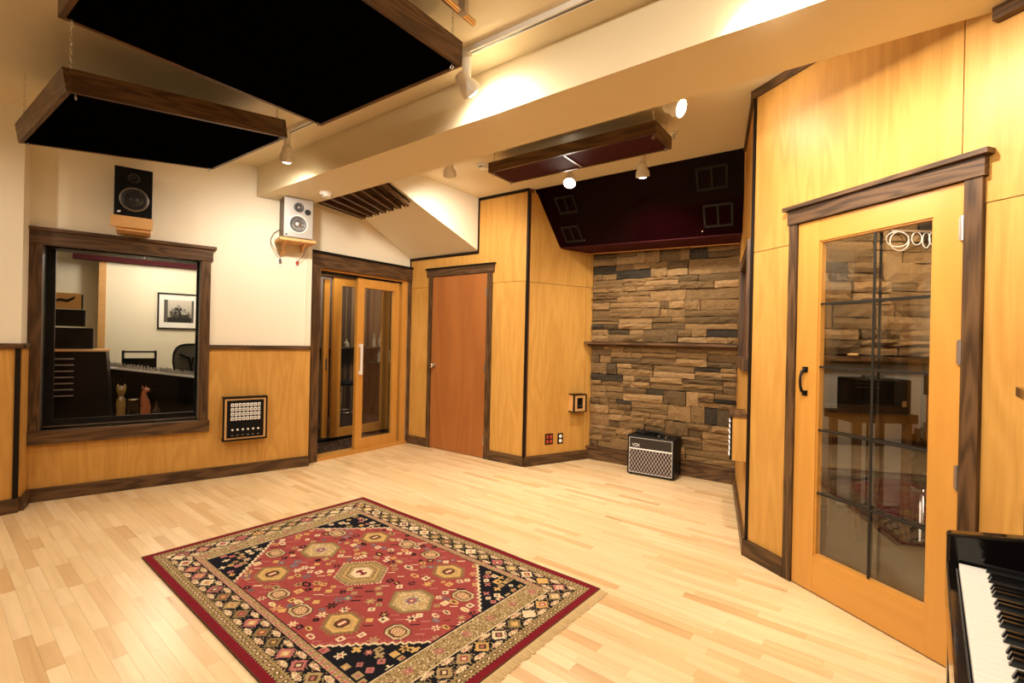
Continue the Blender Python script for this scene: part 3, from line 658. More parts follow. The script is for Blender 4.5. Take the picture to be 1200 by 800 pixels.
for k, (y, h) in enumerate(((5.38, 0.22), (5.48, 0.17), (5.58, 0.2))):
    t = thing('glass_jar', ('tall lidded jar on the lounge counter', 'short lidded jar in the middle of the lounge counter', 'round lidded jar at the end of the lounge counter')[k], 'jar', (-6.72, y, 0.89))
    MB().lathe([(0.04, 0), (0.042, h*0.5), (0.034, h*0.75), (0.036, h*0.8)], 14).build('vessel', 'bottle', t, True); MB().lathe([(0.038, h*0.8), (0.038, h*0.93), (0, h)], 14).build('lid', 'steel', t, True)
t = thing('bar_stool', 'chrome framed stool with foot ring beyond the sliding doors', 'stool', (-6.0, 4.22, 0))
MB().lathe([(0.0, 0.62), (0.17, 0.62), (0.185, 0.645), (0.17, 0.67), (0, 0.68)], 24).build('seat', 'black', t, True)
for k in range(4):
    a = k*PI/2+0.5; MB().tube([(0.19*math.cos(a), 0.19*math.sin(a), 0.0), (0.13*math.cos(a), 0.13*math.sin(a), 0.62)], 0.011, 8).build('leg', 'chrome', t, True)
MB().tube([(0.172*math.cos(i*PI/12), 0.172*math.sin(i*PI/12), 0.24) for i in range(24)], 0.009, 8, True).build('foot_ring', 'chrome', t, True)

# ---- booth behind the french door (frame: x along the stone wall, facing the studio)
RI, FW = Vector((0.809, 0.588, 0)), Vector((-0.588, 0.809, 0))
def camxy(X, Y): p = RI*X+FW*Y; return (p.x, p.y)
FBT = FR(camxy(2.05, 3.9), camxy(4.2, 3.9))
wT = wall('wall_booth_stone', FBT, 'mortar', 'stone wall of the booth behind the french door', H=2.6)
lay_stones(wT, 0.05, 1.75, 1.25, 2.45, (0.14, 0.21), (0.22, 0.5), (0.03, 0.08))
bx('shelf_ledge', 'walnut', wT, (0.0, -0.12, 1.20, 1.9, 0, 1.24)); bx('carpet_panel', 'greypanel', wT, (0.0, -0.05, 0.05, 1.9, 0, 1.20))
FBR = FR(camxy(4.2, 3.9), (1.66, 1.85)); wall('wall_booth_right', FBR, 'oak', 'far side wall of the booth behind the french door', H=2.6)
BP = [(-.44, 3.36), (-.60, 4.33), camxy(4.2, 3.9), (1.66, 1.85)]
struct(MB().prism(list(reversed(BP)), -0.08, -0.004).build('floor_booth', 'blackfab'), 'dark carpet floor of the booth behind the french door', 'floor')
struct(MB().prism(list(reversed(BP)), 2.6, 2.68).build('ceiling_booth', 'cream'), 'ceiling of the booth behind the french door', 'ceiling')
o = bx('wall_booth_left', 'oak', None, (0, 0, 0.0, 0.94, 0.02, 2.6)); o.location = (-.66, 4.30, 0); o.rotation_euler.z = math.radians(-76.7); struct(o, 'oak left wall of the booth behind the french door', 'wall')
def bt(name, label, cat, X, Y, z=0, rz=0, group=None):
    return thing(name, label, cat, (*camxy(X, Y), z), math.radians(36)+rz, group)
t = bt('wooden_bench', 'brown wooden bench carrying a black case behind the french door', 'bench', 2.53, 3.40)
bx('top', 'blackstrip', t, (-0.22, -0.15, 0.80, 0.22, 0.15, 0.86))
for x in (-0.17, 0.17):
    for y in (-0.12, 0.12): bx('leg', 'walnut_v', t, (x-0.02, y-0.02, 0, x+0.02, y+0.02, 0.80))
t = bt('equipment_case', 'black equipment case on the bench behind the french door', 'case', 2.56, 3.41, 0.86)
MB().box(-0.17, -0.13, 0, 0.17, 0.13, 0.235).bevel(0.012).build('body', 'black', t); bx('handle', 'grey', t, (-0.07, -0.02, 0.235, 0.07, 0.02, 0.256)); bx('latch', 'steel', t, (0.10, -0.136, 0.05, 0.13, -0.128, 0.09))
for k, (X, Y, lab) in enumerate(((2.93, 3.36, 'dark electric guitar on a stand beside the bench in the booth'), (3.17, 3.62, 'dark electric guitar on a stand by the booth carpet panel'))):
    t = bt('guitar', lab, 'guitar', X, Y, 0.33)
    P = [(0.0, -0.0), (0.10, 0.01), (0.15, 0.08), (0.14, 0.16), (0.10, 0.22), (0.13, 0.30), (0.11, 0.37), (0.04, 0.34), (-0.04, 0.34), (-0.12, 0.38), (-0.13, 0.30), (-0.10, 0.22), (-0.14, 0.15), (-0.15, 0.08), (-0.10, 0.01)]
    MB().hexa([(x*0.8, 0.0, z) for x, z in P], [(x*0.8, 0.045, z) for x, z in P]).build('body', 'lacquer', t)
    bx('neck', 'mahog', t, (-0.024, -0.012, 0.25, 0.024, 0.01, 0.66)); bx('headstock', 'black', t, (-0.045, -0.008, 0.66, 0.045, 0.01, 0.80)); bx('bridge', 'chrome', t, (-0.04, -0.012, 0.10, 0.04, 0.0, 0.12))
    t = bt('guitar_stand', lab.replace('dark electric guitar on a stand', 'folding stand carrying the guitar'), 'stand', X, Y)
    MB().tube([(0, 0.07, 0.30), (-0.16, -0.12, 0.012)], 0.011, 6).tube([(0, 0.07, 0.30), (0.16, -0.12, 0.012)], 0.011, 6).tube([(0, 0.07, 0.30), (0, 0.16, 0.012)], 0.011, 6).build('tripod', 'steel', t)
    MB().tube([(0, 0.07, 0.30), (0, 0.065, 0.75)], 0.010, 6).tube([(-0.09, -0.05, 0.32), (-0.09, 0.06, 0.32), (0.09, 0.06, 0.32), (0.09, -0.05, 0.32)], 0.009, 6).build('yoke', 'steel', t)
t = bt('microphone_stand', 'thin upright microphone stand rising behind the bench', 'stand', 2.76, 3.72)
MB().tube([(0, 0, 0.02), (0, 0, 1.02)], 0.010, 8).build('pole', 'black', t, True); MB().lathe([(0.10, 0), (0.10, 0.015), (0.02, 0.03)], 20).build('base', 'black', t, True)
t = bt('cable_coil', 'pale coiled cables hanging high on the booth stone wall', 'cable', 3.12, 3.80, 2.16)
m = MB()
for k in range(5):
    c, wx, wz = ((-0.1, 0.09, 0.06), (-0.08, 0.075, 0.075), (0.06, 0.04, 0.05), (0.14, 0.03, 0.06), (0.19, 0.025, 0.045))[k]; m.tube([(c+wx*math.cos(a*PI/10), 0.005*k, wz*math.sin(a*PI/10)+0.07-wz) for a in range(20)], 0.004, 6, True)
m.build('coil', 'whitepl', t, True); bx('hook', 'steel', t, (-0.15, 0.0, 0.07, 0.17, 0.02, 0.085))
t = bt('ledge_tool', 'small yellow and black tool lying on the booth ledge', 'tool', 2.70, 3.79, 1.242)
MB().tube([(-0.06, 0, 0.01), (0.02, 0, 0.01)], 0.010, 8).build('grip', 'orangeart', t, True); MB().tube([(0.02, 0, 0.01), (0.09, 0, 0.01)], 0.006, 8).build('shaft', 'black', t, True)

# ================================================================ LIVE ROOM OBJECTS
# ---- rug : woven pattern computed knot by knot
RL, RW, KN = 2.165, 1.465, 0.005
RED, DRED, NAVY, TAN, CREAM, OLIVE, ROSE, GOLD, BRN, GREYB = ((0.30, 0.058, 0.050), (0.17, 0.012, 0.018), (0.010, 0.010, 0.013), (0.36, 0.25, 0.11), (0.66, 0.52, 0.31), (0.22, 0.155, 0.06), (0.40, 0.14, 0.12), (0.55, 0.34, 0.11), (0.09, 0.042, 0.02), (0.13, 0.14, 0.15))
rr = random.Random(11)
CX, CY_ = RL/2+0.01, RW/2
def hexd(dx, dy, a, b, k=0.36):     # pointed-along-x hexagon metric, 1 at the edge
    dx, dy = abs(dx), abs(dy); return max(dy/b, (dx+dy/b*(a*(1-k)))/a)
def octd(dx, dy, a, b): dx, dy = abs(dx)/a, abs(dy)/b; return max(dx, dy, (dx+dy)/1.55)
meds = [('big', 0, 0)]+[('m2', s*0.43, 0) for s in (-1, 1)]+[('hook', sx*0.345, sy*0.328) for sx in (-1, 1) for sy in (-1, 1)]+[('bx', sx*0.585, sy*0.202) for sx in (-1, 1) for sy in (-1, 1)]+[('bx', sx*0.108, sy*0.402) for sx in (-1, 1) for sy in (-1, 1)]
SZ = {'big': (0.175, 0.135), 'm2': (0.135, 0.105), 'hook': (0.12, 0.09), 'bx': (0.06, 0.05)}
small = []
tries = 0
while len(small) < 330 and tries < 30000:
    tries += 1
    x, y = rr.uniform(-0.76, 0.76), rr.uniform(-0.485, 0.485)
    d = (0.76-abs(x))+(0.485-abs(y))
    if abs(d-0.335) < 0.03: continue
    if any(hexd(x-mx, y-my, SZ[k][0]+0.02, SZ[k][1]+0.02) < 1 for k, mx, my in meds): continue
    if any((x-sx)**2+(y-sy)**2 < 0.037**2 for sx, sy, *_ in small): continue
    corner = d < 0.335
    kind = rr.choice(('dia', 'flower', 'sq', 'dash', 'oval', 'dash', 'dia') if not corner else ('flower', 'sq', 'x', 'dia', 'sq'))
    c1 = rr.choice((CREAM, CREAM, TAN, GOLD, GREYB, NAVY) if not corner else (CREAM, CREAM, TAN, ROSE, GOLD))
    if kind == 'dash': c1 = rr.choice((NAVY, ROSE, ROSE, CREAM))
    small.append((x, y, kind, c1, rr.choice((RED, ROSE, GOLD, BRN)), rr.uniform(0.95, 1.4)))
grid = {}
for s_ in small:
    grid.setdefault((int(math.floor(s_[0]/0.05)), int(math.floor(s_[1]/0.05))), []).append(s_)
bd_cols = [(rr.choice((TAN, ROSE, GOLD, OLIVE, CREAM)), rr.choice((RED, CREAM, GOLD, BRN)), rr.choice((CREAM, GOLD, ROSE))) for _ in range(90)]
def field(x, y):
    d = (0.765-abs(x))+(0.49-abs(y))
    zig = 0.018*abs(((x-y if x*y > 0 else x+y)/0.026) % 2-1)
    corner = d < 0.335+zig
    if abs(d-(0.335+zig)-0.009) < 0.009: return CREAM
    if not corner and abs(d-(0.335+zig)-0.035) < 0.005 and ((x-y if x*y > 0 else x+y)/0.0225) % 1 < 0.55: return ROSE
    for k, mx, my in meds:
        a, b = SZ[k]; dx, dy = x-mx, y-my
        if abs(dx) > a+0.02 or abs(dy) > b+0.02: continue
        if k == 'bx':
            h = octd(dx, dy, a, b)
            if h < 1.0:
                if h > 0.88: return BRN
                if h > 0.66: return TAN if h < 0.8 else CREAM
                if h > 0.55: return BRN
                return (CREAM, RED, GOLD)[int((abs(dx)*190+abs(dy)*140)) % 3]
            continue
        h = hexd(dx, dy, a, b)
        if k == 'hook':
            t_ = math.atan2(dy, dx)*34/(2*PI)
            if h < 1.0 and h > 0.84: 
                if t_ % 1 < 0.5: return OLIVE
                continue
            if h <= 0.84: return OLIVE if h > 0.74 else GOLD if h > 0.52 else TAN if h > 0.44 else BRN if octd(dx, dy, 0.028, 0.03) > 0.7 and octd(dx, dy, 0.028, 0.03) < 1.1 else RED if octd(dx, dy, 0.028, 0.03) < 0.7 and (abs(dx) > 0.008) else CREAM if octd(dx, dy, 0.028, 0.03) < 0.7 else GOLD
        elif k == 'm2':
            if h < 1.0:
                if h > 0.90: return OLIVE
                if h > 0.80: return TAN if (math.atan2(dy, dx)*60/(2*PI)) % 1 < 0.6 else OLIVE
                q_ = octd(dx, dy, 0.034, 0.036)
                if q_ < 0.45: return CREAM if q_ < 0.2 else RED
                if q_ < 0.8: return GREYB if (math.atan2(dy, dx)*16/(2*PI)) % 1 < 0.5 else ROSE
                if q_ < 1.1: return CREAM if (math.atan2(dy, dx)*24/(2*PI)) % 1 < 0.6 else NAVY
                return GOLD if rr.random() < 0.25 else TAN if rr.random() < 0.7 else CREAM
        else:
            if h < 1.0:
                if h > 0.93: 
                    if (math.atan2(dy, dx)*50/(2*PI)) % 1 < 0.55: return CREAM
                    continue
                if h > 0.88: return OLIVE
                if h > 0.74: return TAN if rr.random() < 0.75 else OLIVE
                if h > 0.69: return OLIVE
                if h > 0.56: return GOLD if (math.atan2(dy, dx)*44/(2*PI)) % 1 < 0.5 else TAN
                if h > 0.52: return BRN
                if h > 0.40: return TAN
                if octd(dx, dy, 0.036, 0.026) < 0.9 and (abs(dx) > 0.012 or abs(dy) < 0.008): return DRED
                return CREAM
    gx, gy = int(math.floor(x/0.05)), int(math.floor(y/0.05))
    for i in (-1, 0, 1):
        for j in (-1, 0, 1):
            for sx, sy, kind, c1, c2, sc in grid.get((gx+i, gy+j), ()):
                dx, dy = (x-sx)/sc, (y-sy)/sc; r = math.hypot(dx, dy)
                if kind == 'dia' and abs(dx)+abs(dy) < 0.017: return c2 if abs(dx)+abs(dy) < 0.006 else c1
                if kind == 'flower' and r < 0.015+0.006*math.cos(6*math.atan2(dy, dx)): return c2 if r < 0.007 else c1
                if kind == 'sq' and max(abs(dx), abs(dy)) < 0.0145: return c2 if max(abs(dx), abs(dy)) < 0.006 else c1
                if kind == 'x' and (abs(dx) < 0.005 or abs(dy) < 0.005) and r < 0.018: return c1
                if kind == 'oval' and (dx/0.023)**2+(dy/0.013)**2 < 1: return c2 if (dx/0.013)**2+(dy/0.006)**2 < 1 else c1
                if kind == 'dash' and abs(dx-dy) < 0.005 and abs(dx+dy) < 0.026: return c1
    return NAVY if corner else RED
def border(e, s, k0):    # e: distance from the outer edge, s: position along the side
    if e < 0.040: return DRED if e > 0.004 else BRN
    if e < 0.046 or 0.083 < e < 0.088: return NAVY if (s/0.02) % 1 < 0.5 else TAN
    if e < 0.083:
        t_ = (s/0.034) % 1-0.5; dx, dy = t_*0.034, e-0.0645
        r = math.hypot(dx, dy)
        return CREAM if r < 0.006 else BRN if r < 0.011 else (OLIVE if rr.random() < 0.5 else TAN)
    if e < 0.190:
        i = int(s/0.108); t_ = (s/0.108) % 1-0.5; dx, dy = t_*0.108, e-0.139
        h = abs(dx)/0.046+abs(dy)/0.044
        c = bd_cols[(i+k0) % 90]
        if h < 1.0:
            if h > 0.84: return NAVY if (math.atan2(dy, dx)*28/(2*PI)) % 1 < 0.45 else c[0]
            if h > 0.5: return c[0]
            if h > 0.26: return c[1]
            return c[2]
        if 1.0 <= h < 1.14: return NAVY
        ddx, ddy = abs(abs(dx)-0.046), abs(abs(dy)-0.037)
        if ddx < 0.026 and ddy < 0.013 and ddx/0.026+ddy/0.013 < 1.2: return CREAM if rr.random() < 0.55 else (TAN if rr.random() < 0.6 else ROSE)
        return NAVY if rr.random() < 0.8 else TAN
    return None
M['rug'] = attrmat('woven_rug', 'col', 0.95, 0.05, 0.5)
nl, nw = int(RL/KN), int(RW/KN)
V = []; Fc = []; C = []
for j in range(nw+1):
    for i in range(nl+1): V.append((RL*i/nl, RW*j/nw, 0.009+0.0012*math.sin(i*0.05)*math.sin(j*0.07)))
for j in range(nw):
    for i in range(nl):
        a = j*(nl+1)+i; Fc.append((a, a+1, a+nl+2, a+nl+1))
        x, y = RL*(i+.5)/nl, RW*(j+.5)/nw
        ex, ey = min(x, RL-x), min(y, RW-y)
        e, s, k0 = (ey, x, 0 if y < RW/2 else 30) if ey <= ex else (ex, y, 60 if x < RL/2 else 75)
        c = border(e, s, k0)
        if c is None:
            if ey < 0.236 and ey-0.19 < (ex-0.19)*0.40:
                t_ = (x/0.042) % 1; zz = (ey-0.19)/0.046
                c = NAVY if zz < 0.09 or zz > 0.9 else (ROSE if abs(t_-0.5) < 0.30*(1-zz) else CREAM if abs(t_-0.5) < 0.36*(1-zz) else TAN if rr.random() < 0.7 else OLIVE)
            elif ex < 0.318:
                zz = (ex-0.19)/0.128
                c = NAVY if zz > 0.95 else CREAM if zz > 0.91 or zz < 0.04 else (ROSE if math.hypot(((y/0.16) % 1-0.5)*0.16, ex-0.25) < 0.022 and rr.random() < 0.6 else (TAN if rr.random() < 0.55 else OLIVE if rr.random() < 0.6 else CREAM if rr.random() < 0.5 else BRN))
            else: c = field(x-CX, y-CY_)
        v = rr.uniform(0.86, 1.1); C.append((c[0]*v, c[1]*v, c[2]*v))
n0 = len(V)
edge = [i for i in range(nl+1)]+[j*(nl+1)+nl for j in range(1, nw+1)]+[nw*(nl+1)+i for i in range(nl-1, -1, -1)]+[j*(nl+1) for j in range(nw-1, 0, -1)]
V += [(V[k][0], V[k][1], 0.001) for k in edge]
for k in range(len(edge)):
    k2 = (k+1) % len(edge); Fc.append((edge[k], n0+k, n0+k2, edge[k2])); C.append(BRN)
me = bpy.data.meshes.new('pile'); me.from_pydata(V, [], Fc); at = me.attributes.new('col', 'FLOAT_COLOR', 'FACE')
buf = []
for c in C: buf += [c[0], c[1], c[2], 1.0]
at.data.foreach_set('color', buf); me.materials.append(M['rug'])
rug = thing('persian_rug', 'red oriental rug with navy corners and fringed ends on the maple floor', 'rug', (-3.34, 1.01, 0.0), math.radians(-3.4))
link('pile', me, rug)
for x0, d, ln in ((RL, 1, 0.05), (0, -1, 0.022)):
    m = MB(); y = 0.004
    while y < RW-0.006:
        a = rr.uniform(-0.004, 0.004); L = ln*rr.uniform(0.8, 1.05); x1 = x0+d*L
        m.hexa([(x0, y, 0.001), (x0, y+0.005, 0.001), (x1, y+0.005+a, 0.001), (x1, y+a, 0.001)], [(x0, y, 0.006), (x0, y+0.005, 0.006), (x1, y+0.005+a, 0.003), (x1, y+a, 0.003)]); y += 0.0054
    o = m.build('fringe', 'fringe', rug); o['kind'] = 'stuff'

# ---- acoustic clouds
def chain_mb(m, p0, p1):
    p0, p1 = Vector(p0), Vector(p1); L = (p1-p0).length; n = max(2, int(L/0.020)); d = (p1-p0)/n
    for i in range(n):
        c = p0+d*(i+.5); a = Vector((1, 0, 0)) if i % 2 else Vector((0, 1, 0)); dn = d.normalized()
        m.tube([c+a*0.0055*math.cos(k*PI/4)+dn*0.0125*math.sin(k*PI/4) for k in range(8)], 0.0017, 5, True)
def cloud(name, label, x0, x1, y0, y1, z0, z1, th, fabric, halves=1, chains=True):
    # z0 at y0, z1 at y1 (underside)
    t = thing(name, label, 'ceiling panel', ((x0+x1)/2, (y0+y1)/2, (z0+z1)/2), 0, 'acoustic clouds hanging from the ceiling')
    ang = math.atan2(z1-z0, y1-y0); t.rotation_euler = (ang, 0, 0)
    hx, hy = (x1-x0)/2, (y1-y0)/2/math.cos(ang); r = 0.022
    vw = 'walnut'
    bx('frame_rail', 'walnut', t, (-hx, -hy, 0, hx, -hy+r, th)); bx('frame_rail', 'walnut', t, (-hx, hy-r, 0, hx, hy, th))
    bx('frame_rail', M_Y, t, (-hx, -hy+r, 0, -hx+r, hy-r, th)); bx('frame_rail', M_Y, t, (hx-r, -hy+r, 0, hx, hy-r, th))
    bx('backing', 'black', t, (-hx+r, -hy+r, th-0.02, hx-r, hy-r, th-0.005))
    if halves == 1: bx('fabric', fabric, t, (-hx+r, -hy+r, 0.002, hx-r, hy-r, th-0.02))
    else:
        bx('fabric', fabric, t, (-hx+r, -hy+r, 0.004, -0.006, hy-r, th-0.02)); bx('fabric', fabric, t, (0.006, -hy+r, 0.004, hx-r, hy-r, th-0.02)); bx('divider', 'steel', t, (-0.006, -hy+r, 0.0, 0.006, hy-r, th-0.02))
    R = Matrix.Rotation(-ang, 3, 'X')
    for sx in (-1, 1):
        for sy in (-1, 1):
            x, y = sx*(hx-0.03), sy*(hy-0.04)
            MB().tube([(x+0.010*math.cos(k*PI/4), y, -0.014+0.010*math.sin(k*PI/4)) for k in range(8)], 0.0025, 6, True).tube([(x, y, -0.004), (x, y, 0.004)], 0.0025, 6).build('eyebolt', 'steel', t)
            MB().tube([(x+0.010*math.cos(k*PI/4), y, th+0.012+0.010*math.sin(k*PI/4)) for k in range(8)], 0.0025, 6, True).build('eyebolt', 'steel', t)
            zt = CEIL-((z0+z1)/2); top = R @ Vector((0, 0, 1)); wz = (Matrix.Rotation(ang, 3, 'X') @ Vector((x, y, th+0.02))).z
            m = MB(); p = Vector((x, y, th+0.02)); chain_mb(m, p, p+top*(zt-wz-0.002)); m.build('chain', 'chrome', t, True)
    return t
M_Y = wood('dark_stained_rail', (0.024, 0.011, 0.004), (0.155, 0.080, 0.032), 1, 0.42, 50, 2.4, 0.95, 0.3, 0, 0.5)
cloud('acoustic_cloud', 'large square black fabric ceiling panel with dark wooden frame', -2.765, -1.587, 0.50, 1.725, 2.62, 2.62, 0.118, 'blackfab')
cloud('acoustic_cloud', 'tilted black fabric ceiling panel hung over the control room window', -4.236, -3.117, 0.60, 1.70, 2.455, 2.62, 0.112, 'blackfab')
cloud('acoustic_cloud', 'narrow maroon fabric ceiling panel split in two hung behind the beam', -2.55, -1.13, 3.12, 3.45, 2.70, 2.70, 0.083, 'redfab', 2)
# ---- slanted gloss panel in the alcove
t = thing('slanted_panel', 'dark glossy maroon panel sloping from the ceiling above the stone wall', 'wall panel', (0, 0, 0))
TL, TR, BR_, BL = (-2.80, 4.20, CEIL-0.004), (-0.775, 4.20, CEIL-0.004), (-0.83, 4.50, 2.275), (-2.665, 4.50, 2.32)
def thick(pts, d): return [tuple(Vector(p)+Vector(d)) for p in pts]
m = MB(); m.hexa([TL, TR, BR_, BL], thick([TL, TR, BR_, BL], (0, 0.035, 0.012))); m.build('face', 'redgloss', t)
m = MB(); m.hexa([(-2.655, 4.51, 2.31), (-0.835, 4.51, 2.265), (-0.93, 4.87, 2.262), (-2.50, 4.87, 2.30)], [(-2.655, 4.51, 2.325), (-0.835, 4.51, 2.28), (-0.93, 4.87, 2.277), (-2.50, 4.87, 2.315)]); m.build('underside', 'redfab', t)
MB().tube([(-2.80, 4.196, CEIL-0.01), (-2.668, 4.496, 2.31)], 0.008, 4).build('edge_trim', 'pine', t); MB().tube([(-2.668, 4.50, 2.308), (-2.50, 4.86, 2.295)], 0.007, 4).tube([(-2.50, 4.865, 2.295), (-0.93, 4.865, 2.258)], 0.007, 4).build('edge_trim', 'pine', t)
MB().tube([(-0.78, 4.196, CEIL-0.01), (-0.833, 4.496, 2.272)], 0.007, 4).build('edge_trim', 'pine', t)
M['framedark'] = flat('square_frame_dark', (0.012, 0.010, 0.007), 0.4, 0, 0.2)
fa, fu = Vector(TR)-Vector(TL), Vector(BL)-Vector(TL)
def SP(s, v, off):
    a = Vector(TL).lerp(Vector(TR), s); b = Vector(BL).lerp(Vector(BR_), s); n = Vector((0, -1, -0.5)).normalized(); return a.lerp(b, v)+n*off
for s0, s1, v0, v1 in ((0.09, 0.20, 0.18, 0.46), (0.06, 0.17, 0.66, 0.93), (0.80, 0.93, 0.13, 0.42), (0.82, 0.95, 0.60, 0.90)):
    m = MB()
    for a0, a1, b0, b1 in ((s0, s1, v0, v0+0.03), (s0, s1, v1-0.03, v1), (s0, s0+0.009, v0, v1), (s1-0.009, s1, v0, v1), ((s0+s1)/2-0.004, (s0+s1)/2+0.004, v0, v1)):
        m.hexa([SP(a0, b0, 0.0), SP(a1, b0, 0.0), SP(a1, b1, 0.0), SP(a0, b1, 0.0)], [SP(a0, b0, 0.006), SP(a1, b0, 0.006), SP(a1, b1, 0.006), SP(a0, b1, 0.006)])
    m.build('square_frame', M['framedark'], t)  # thin dark divided square frame raised on the panel face
for s, v in ((0.185, 0.9), (0.815, 0.93)):
    p = SP(s, v, 0.004); MB().lathe([(0.008, 0), (0.006, 0.03), (0.0, 0.035)], 10, axisT(p, (0, -1, -0.5))).build('knob', 'chrome', t, True)
# ---- slatted diffuser under the soffit
t = thing('slat_diffuser', 'dark corrugated wooden slat diffuser set under the sloping soffit', 'diffuser', (0, 0, 0))
q00, q01, q10, q11 = Vector((-4.42, 2.72, 2.66)), Vector((-4.50, 3.30, 2.648)), Vector((-3.52, 2.72, 2.79)), Vector((-3.53, 3.15, 2.625))
def GP(s, v, dz): return q00.lerp(q10, s).lerp(q01.lerp(q11, s), v)+Vector((0, 0, dz-0.010))
ns = 14
m = MB(); sl = lambda i, v, dz: GP(i/ns, v, dz)
m.hexa([sl(i, 0, -0.008) for i in range(ns+1)]+[sl(i, 1, -0.008) for i in range(ns, -1, -1)], [sl(i, 0, -0.004) for i in range(ns+1)]+[sl(i, 1, -0.004) for i in range(ns, -1, -1)])
bmesh.ops.delete(m.bm, geom=[f for f in m.bm.faces if len(f.verts) > 4], context='FACES_ONLY')
m.bm.verts.ensure_lookup_table(); nv = 2*ns+2
for i in range(ns):
    for k in (0, nv): m.bm.faces.new([m.bm.verts[k+j] for j in (i, i+1, nv-2-i, nv-1-i)])
m.build('backing', 'black', t)
for i in range(ns):
    a, b = (i+.2)/ns, (i+.8)/ns
    MB().hexa([GP(a, 0, -0.008), GP(b, 0, -0.008), GP(b, 1, -0.008), GP(a, 1, -0.008)], [GP(a, 0, -0.022-0.02*(i % 2)), GP(b, 0, -0.045), GP(b, 1, -0.045), GP(a, 1, -0.022-0.02*(i % 2))]).build('slat', M_Y, t)
# ---- stone shelf
o = bx('stone_shelf', 'walnut', None, (-2.50, 4.80, 1.288, -0.93, 4.94, 1.315), (-2.48, 4.86, 1.268, -0.94, 4.93, 1.288)); tag(o, 'long dark wooden shelf across the stone wall', 'shelf')

# ---- lamps
def aim(p, q): return (Vector(q)-Vector(p)).normalized()
def lamp(label, x, y, ztop, zhead, target, power, spot=120, blend=0.9, size=0.045, stem=True, bulb=True, group='white ceiling spotlights'):
    t = thing('spotlight', label, 'lamp', (x, y, ztop), 0, group)
    dz = zhead-ztop; d = aim((x, y, zhead), target); hp = Vector((0, 0, dz))
    MB().lathe([(0.028, -0.022), (0.03, -0.018), (0.03, 0.0)], 18).build('mount', 'whitepl', t, True)
    MB().tube([(0, 0, -0.02), (0, 0, dz+0.035)], 0.024, 14).build('stem', 'whitepl', t, True)
    T = axisT(hp-d*0.035, d)
    MB().lathe([(0.0, -0.034), (0.022, -0.032), (0.034, -0.018), (0.038, 0.02), (0.052, 0.045), (0.056, 0.085), (0.050, 0.086), (0.047, 0.07)], 24, T).build('shade', 'whitepl', t, True)
    MB().lathe([(0.045, 0.070), (0.042, 0.086), (0.022, 0.097), (0, 0.10)], 20, T).build('bulb', 'bulb', t, True)
    ld = bpy.data.lights.new('spot_beam', 'SPOT'); ld.energy = power; ld.color = WARM; ld.spot_size = math.radians(spot); ld.spot_blend = blend; ld.shadow_soft_size = size
    lo = bpy.data.objects.new('spot_beam', ld); COL.objects.link(lo); lo.parent = t; lo.location = hp+d*0.09; lo.rotation_euler = d.to_track_quat('-Z', 'Y').to_euler()
    return t
tr = thing('light_track', 'white ceiling track running in front of the beam', 'track', (0, 0, 0))
bx('rail', 'whitepl', tr, (-3.66, 1.955, CEIL-0.028, 1.2, 1.99, CEIL)); bx('end_cap', 'black', tr, (-3.68, 1.953, CEIL-0.03, -3.66, 1.992, CEIL)); bx('slot', 'grey', tr, (-3.65, 1.966, CEIL-0.029, 1.19, 1.979, CEIL-0.0275))
TZ = CEIL-0.028
lamp('white spotlight at the end of the track near the silver speaker', -3.62, 1.972, TZ, 2.70, (-4.40, 2.40, 1.0), 56, 165, 1.0)
lamp('white spotlight on the track beside the large black ceiling panel', -1.78, 1.972, TZ, 2.70, (-1.70, 2.40, 2.40), 50, 178, 1.0)
lamp('white spotlight on the track at the middle of the beam', -0.34, 1.972, TZ, 2.70, (-0.1, 2.9, 2.0), 85, 150, 1.0)
lamp('white spotlight on the track near the piano', 0.45, 1.972, TZ, 2.70, (0.1, 2.2, 0.3), 8, 100)
lamp('lit spotlight behind the beam shining into the room', -2.09, 3.69, CEIL, 2.72, (-1.75, 2.6, 1.2), 95, 130)
lamp('lit spotlight behind the beam by the end of the maroon ceiling panel', -0.95, 2.93, CEIL, 2.74, (0.15, 2.76, 2.25), 12, 150, 1.0)
lamp('white spotlight aimed at the stone wall', -1.48, 3.80, CEIL, 2.72, (-1.75, 4.95, 0.5), 80, 120)
lamp('small white spotlight below the ceiling beside the soffit', -2.86, 2.98, CEIL, 2.74, (-3.7, 4.1, 1.2), 70, 140)
# unseen second track and its spotlights, added to light the room's near half
tr = thing('light_track', 'white ceiling track added out of view over the near half of the room', 'track', (0, 0, 0))
bx('rail', 'whitepl', tr, (-4.4, -0.318, CEIL-0.028, 1.2, -0.282, CEIL)); bx('end_cap', 'black', tr, (-4.42, -0.32, CEIL-0.03, -4.4, -0.28, CEIL))
for k, (x, tx, ty, tz, pw) in enumerate(((-4.1, -4.6, 1.2, 0.6, 24), (-3.3, -3.9, 1.0, 0.0, 22), (-2.3, -2.6, 0.9, 0.0, 64), (-1.2, -1.2, 2.0, 0.0, 110), (-0.1, 0.0, 2.75, 1.7, 95), (0.8, 0.7, 1.9, 0.9, 18))):
    lamp(('added white spotlight on the unseen near track, first from the window side', 'added white spotlight on the unseen near track, second from the window side', 'added white spotlight on the unseen near track, third from the window side', 'added white spotlight on the unseen near track, fourth from the window side', 'added white spotlight on the unseen near track, fifth from the window side', 'added white spotlight on the unseen near track, nearest the piano wall')[k], x, -0.30, TZ, 2.72, (tx, ty, tz), pw)
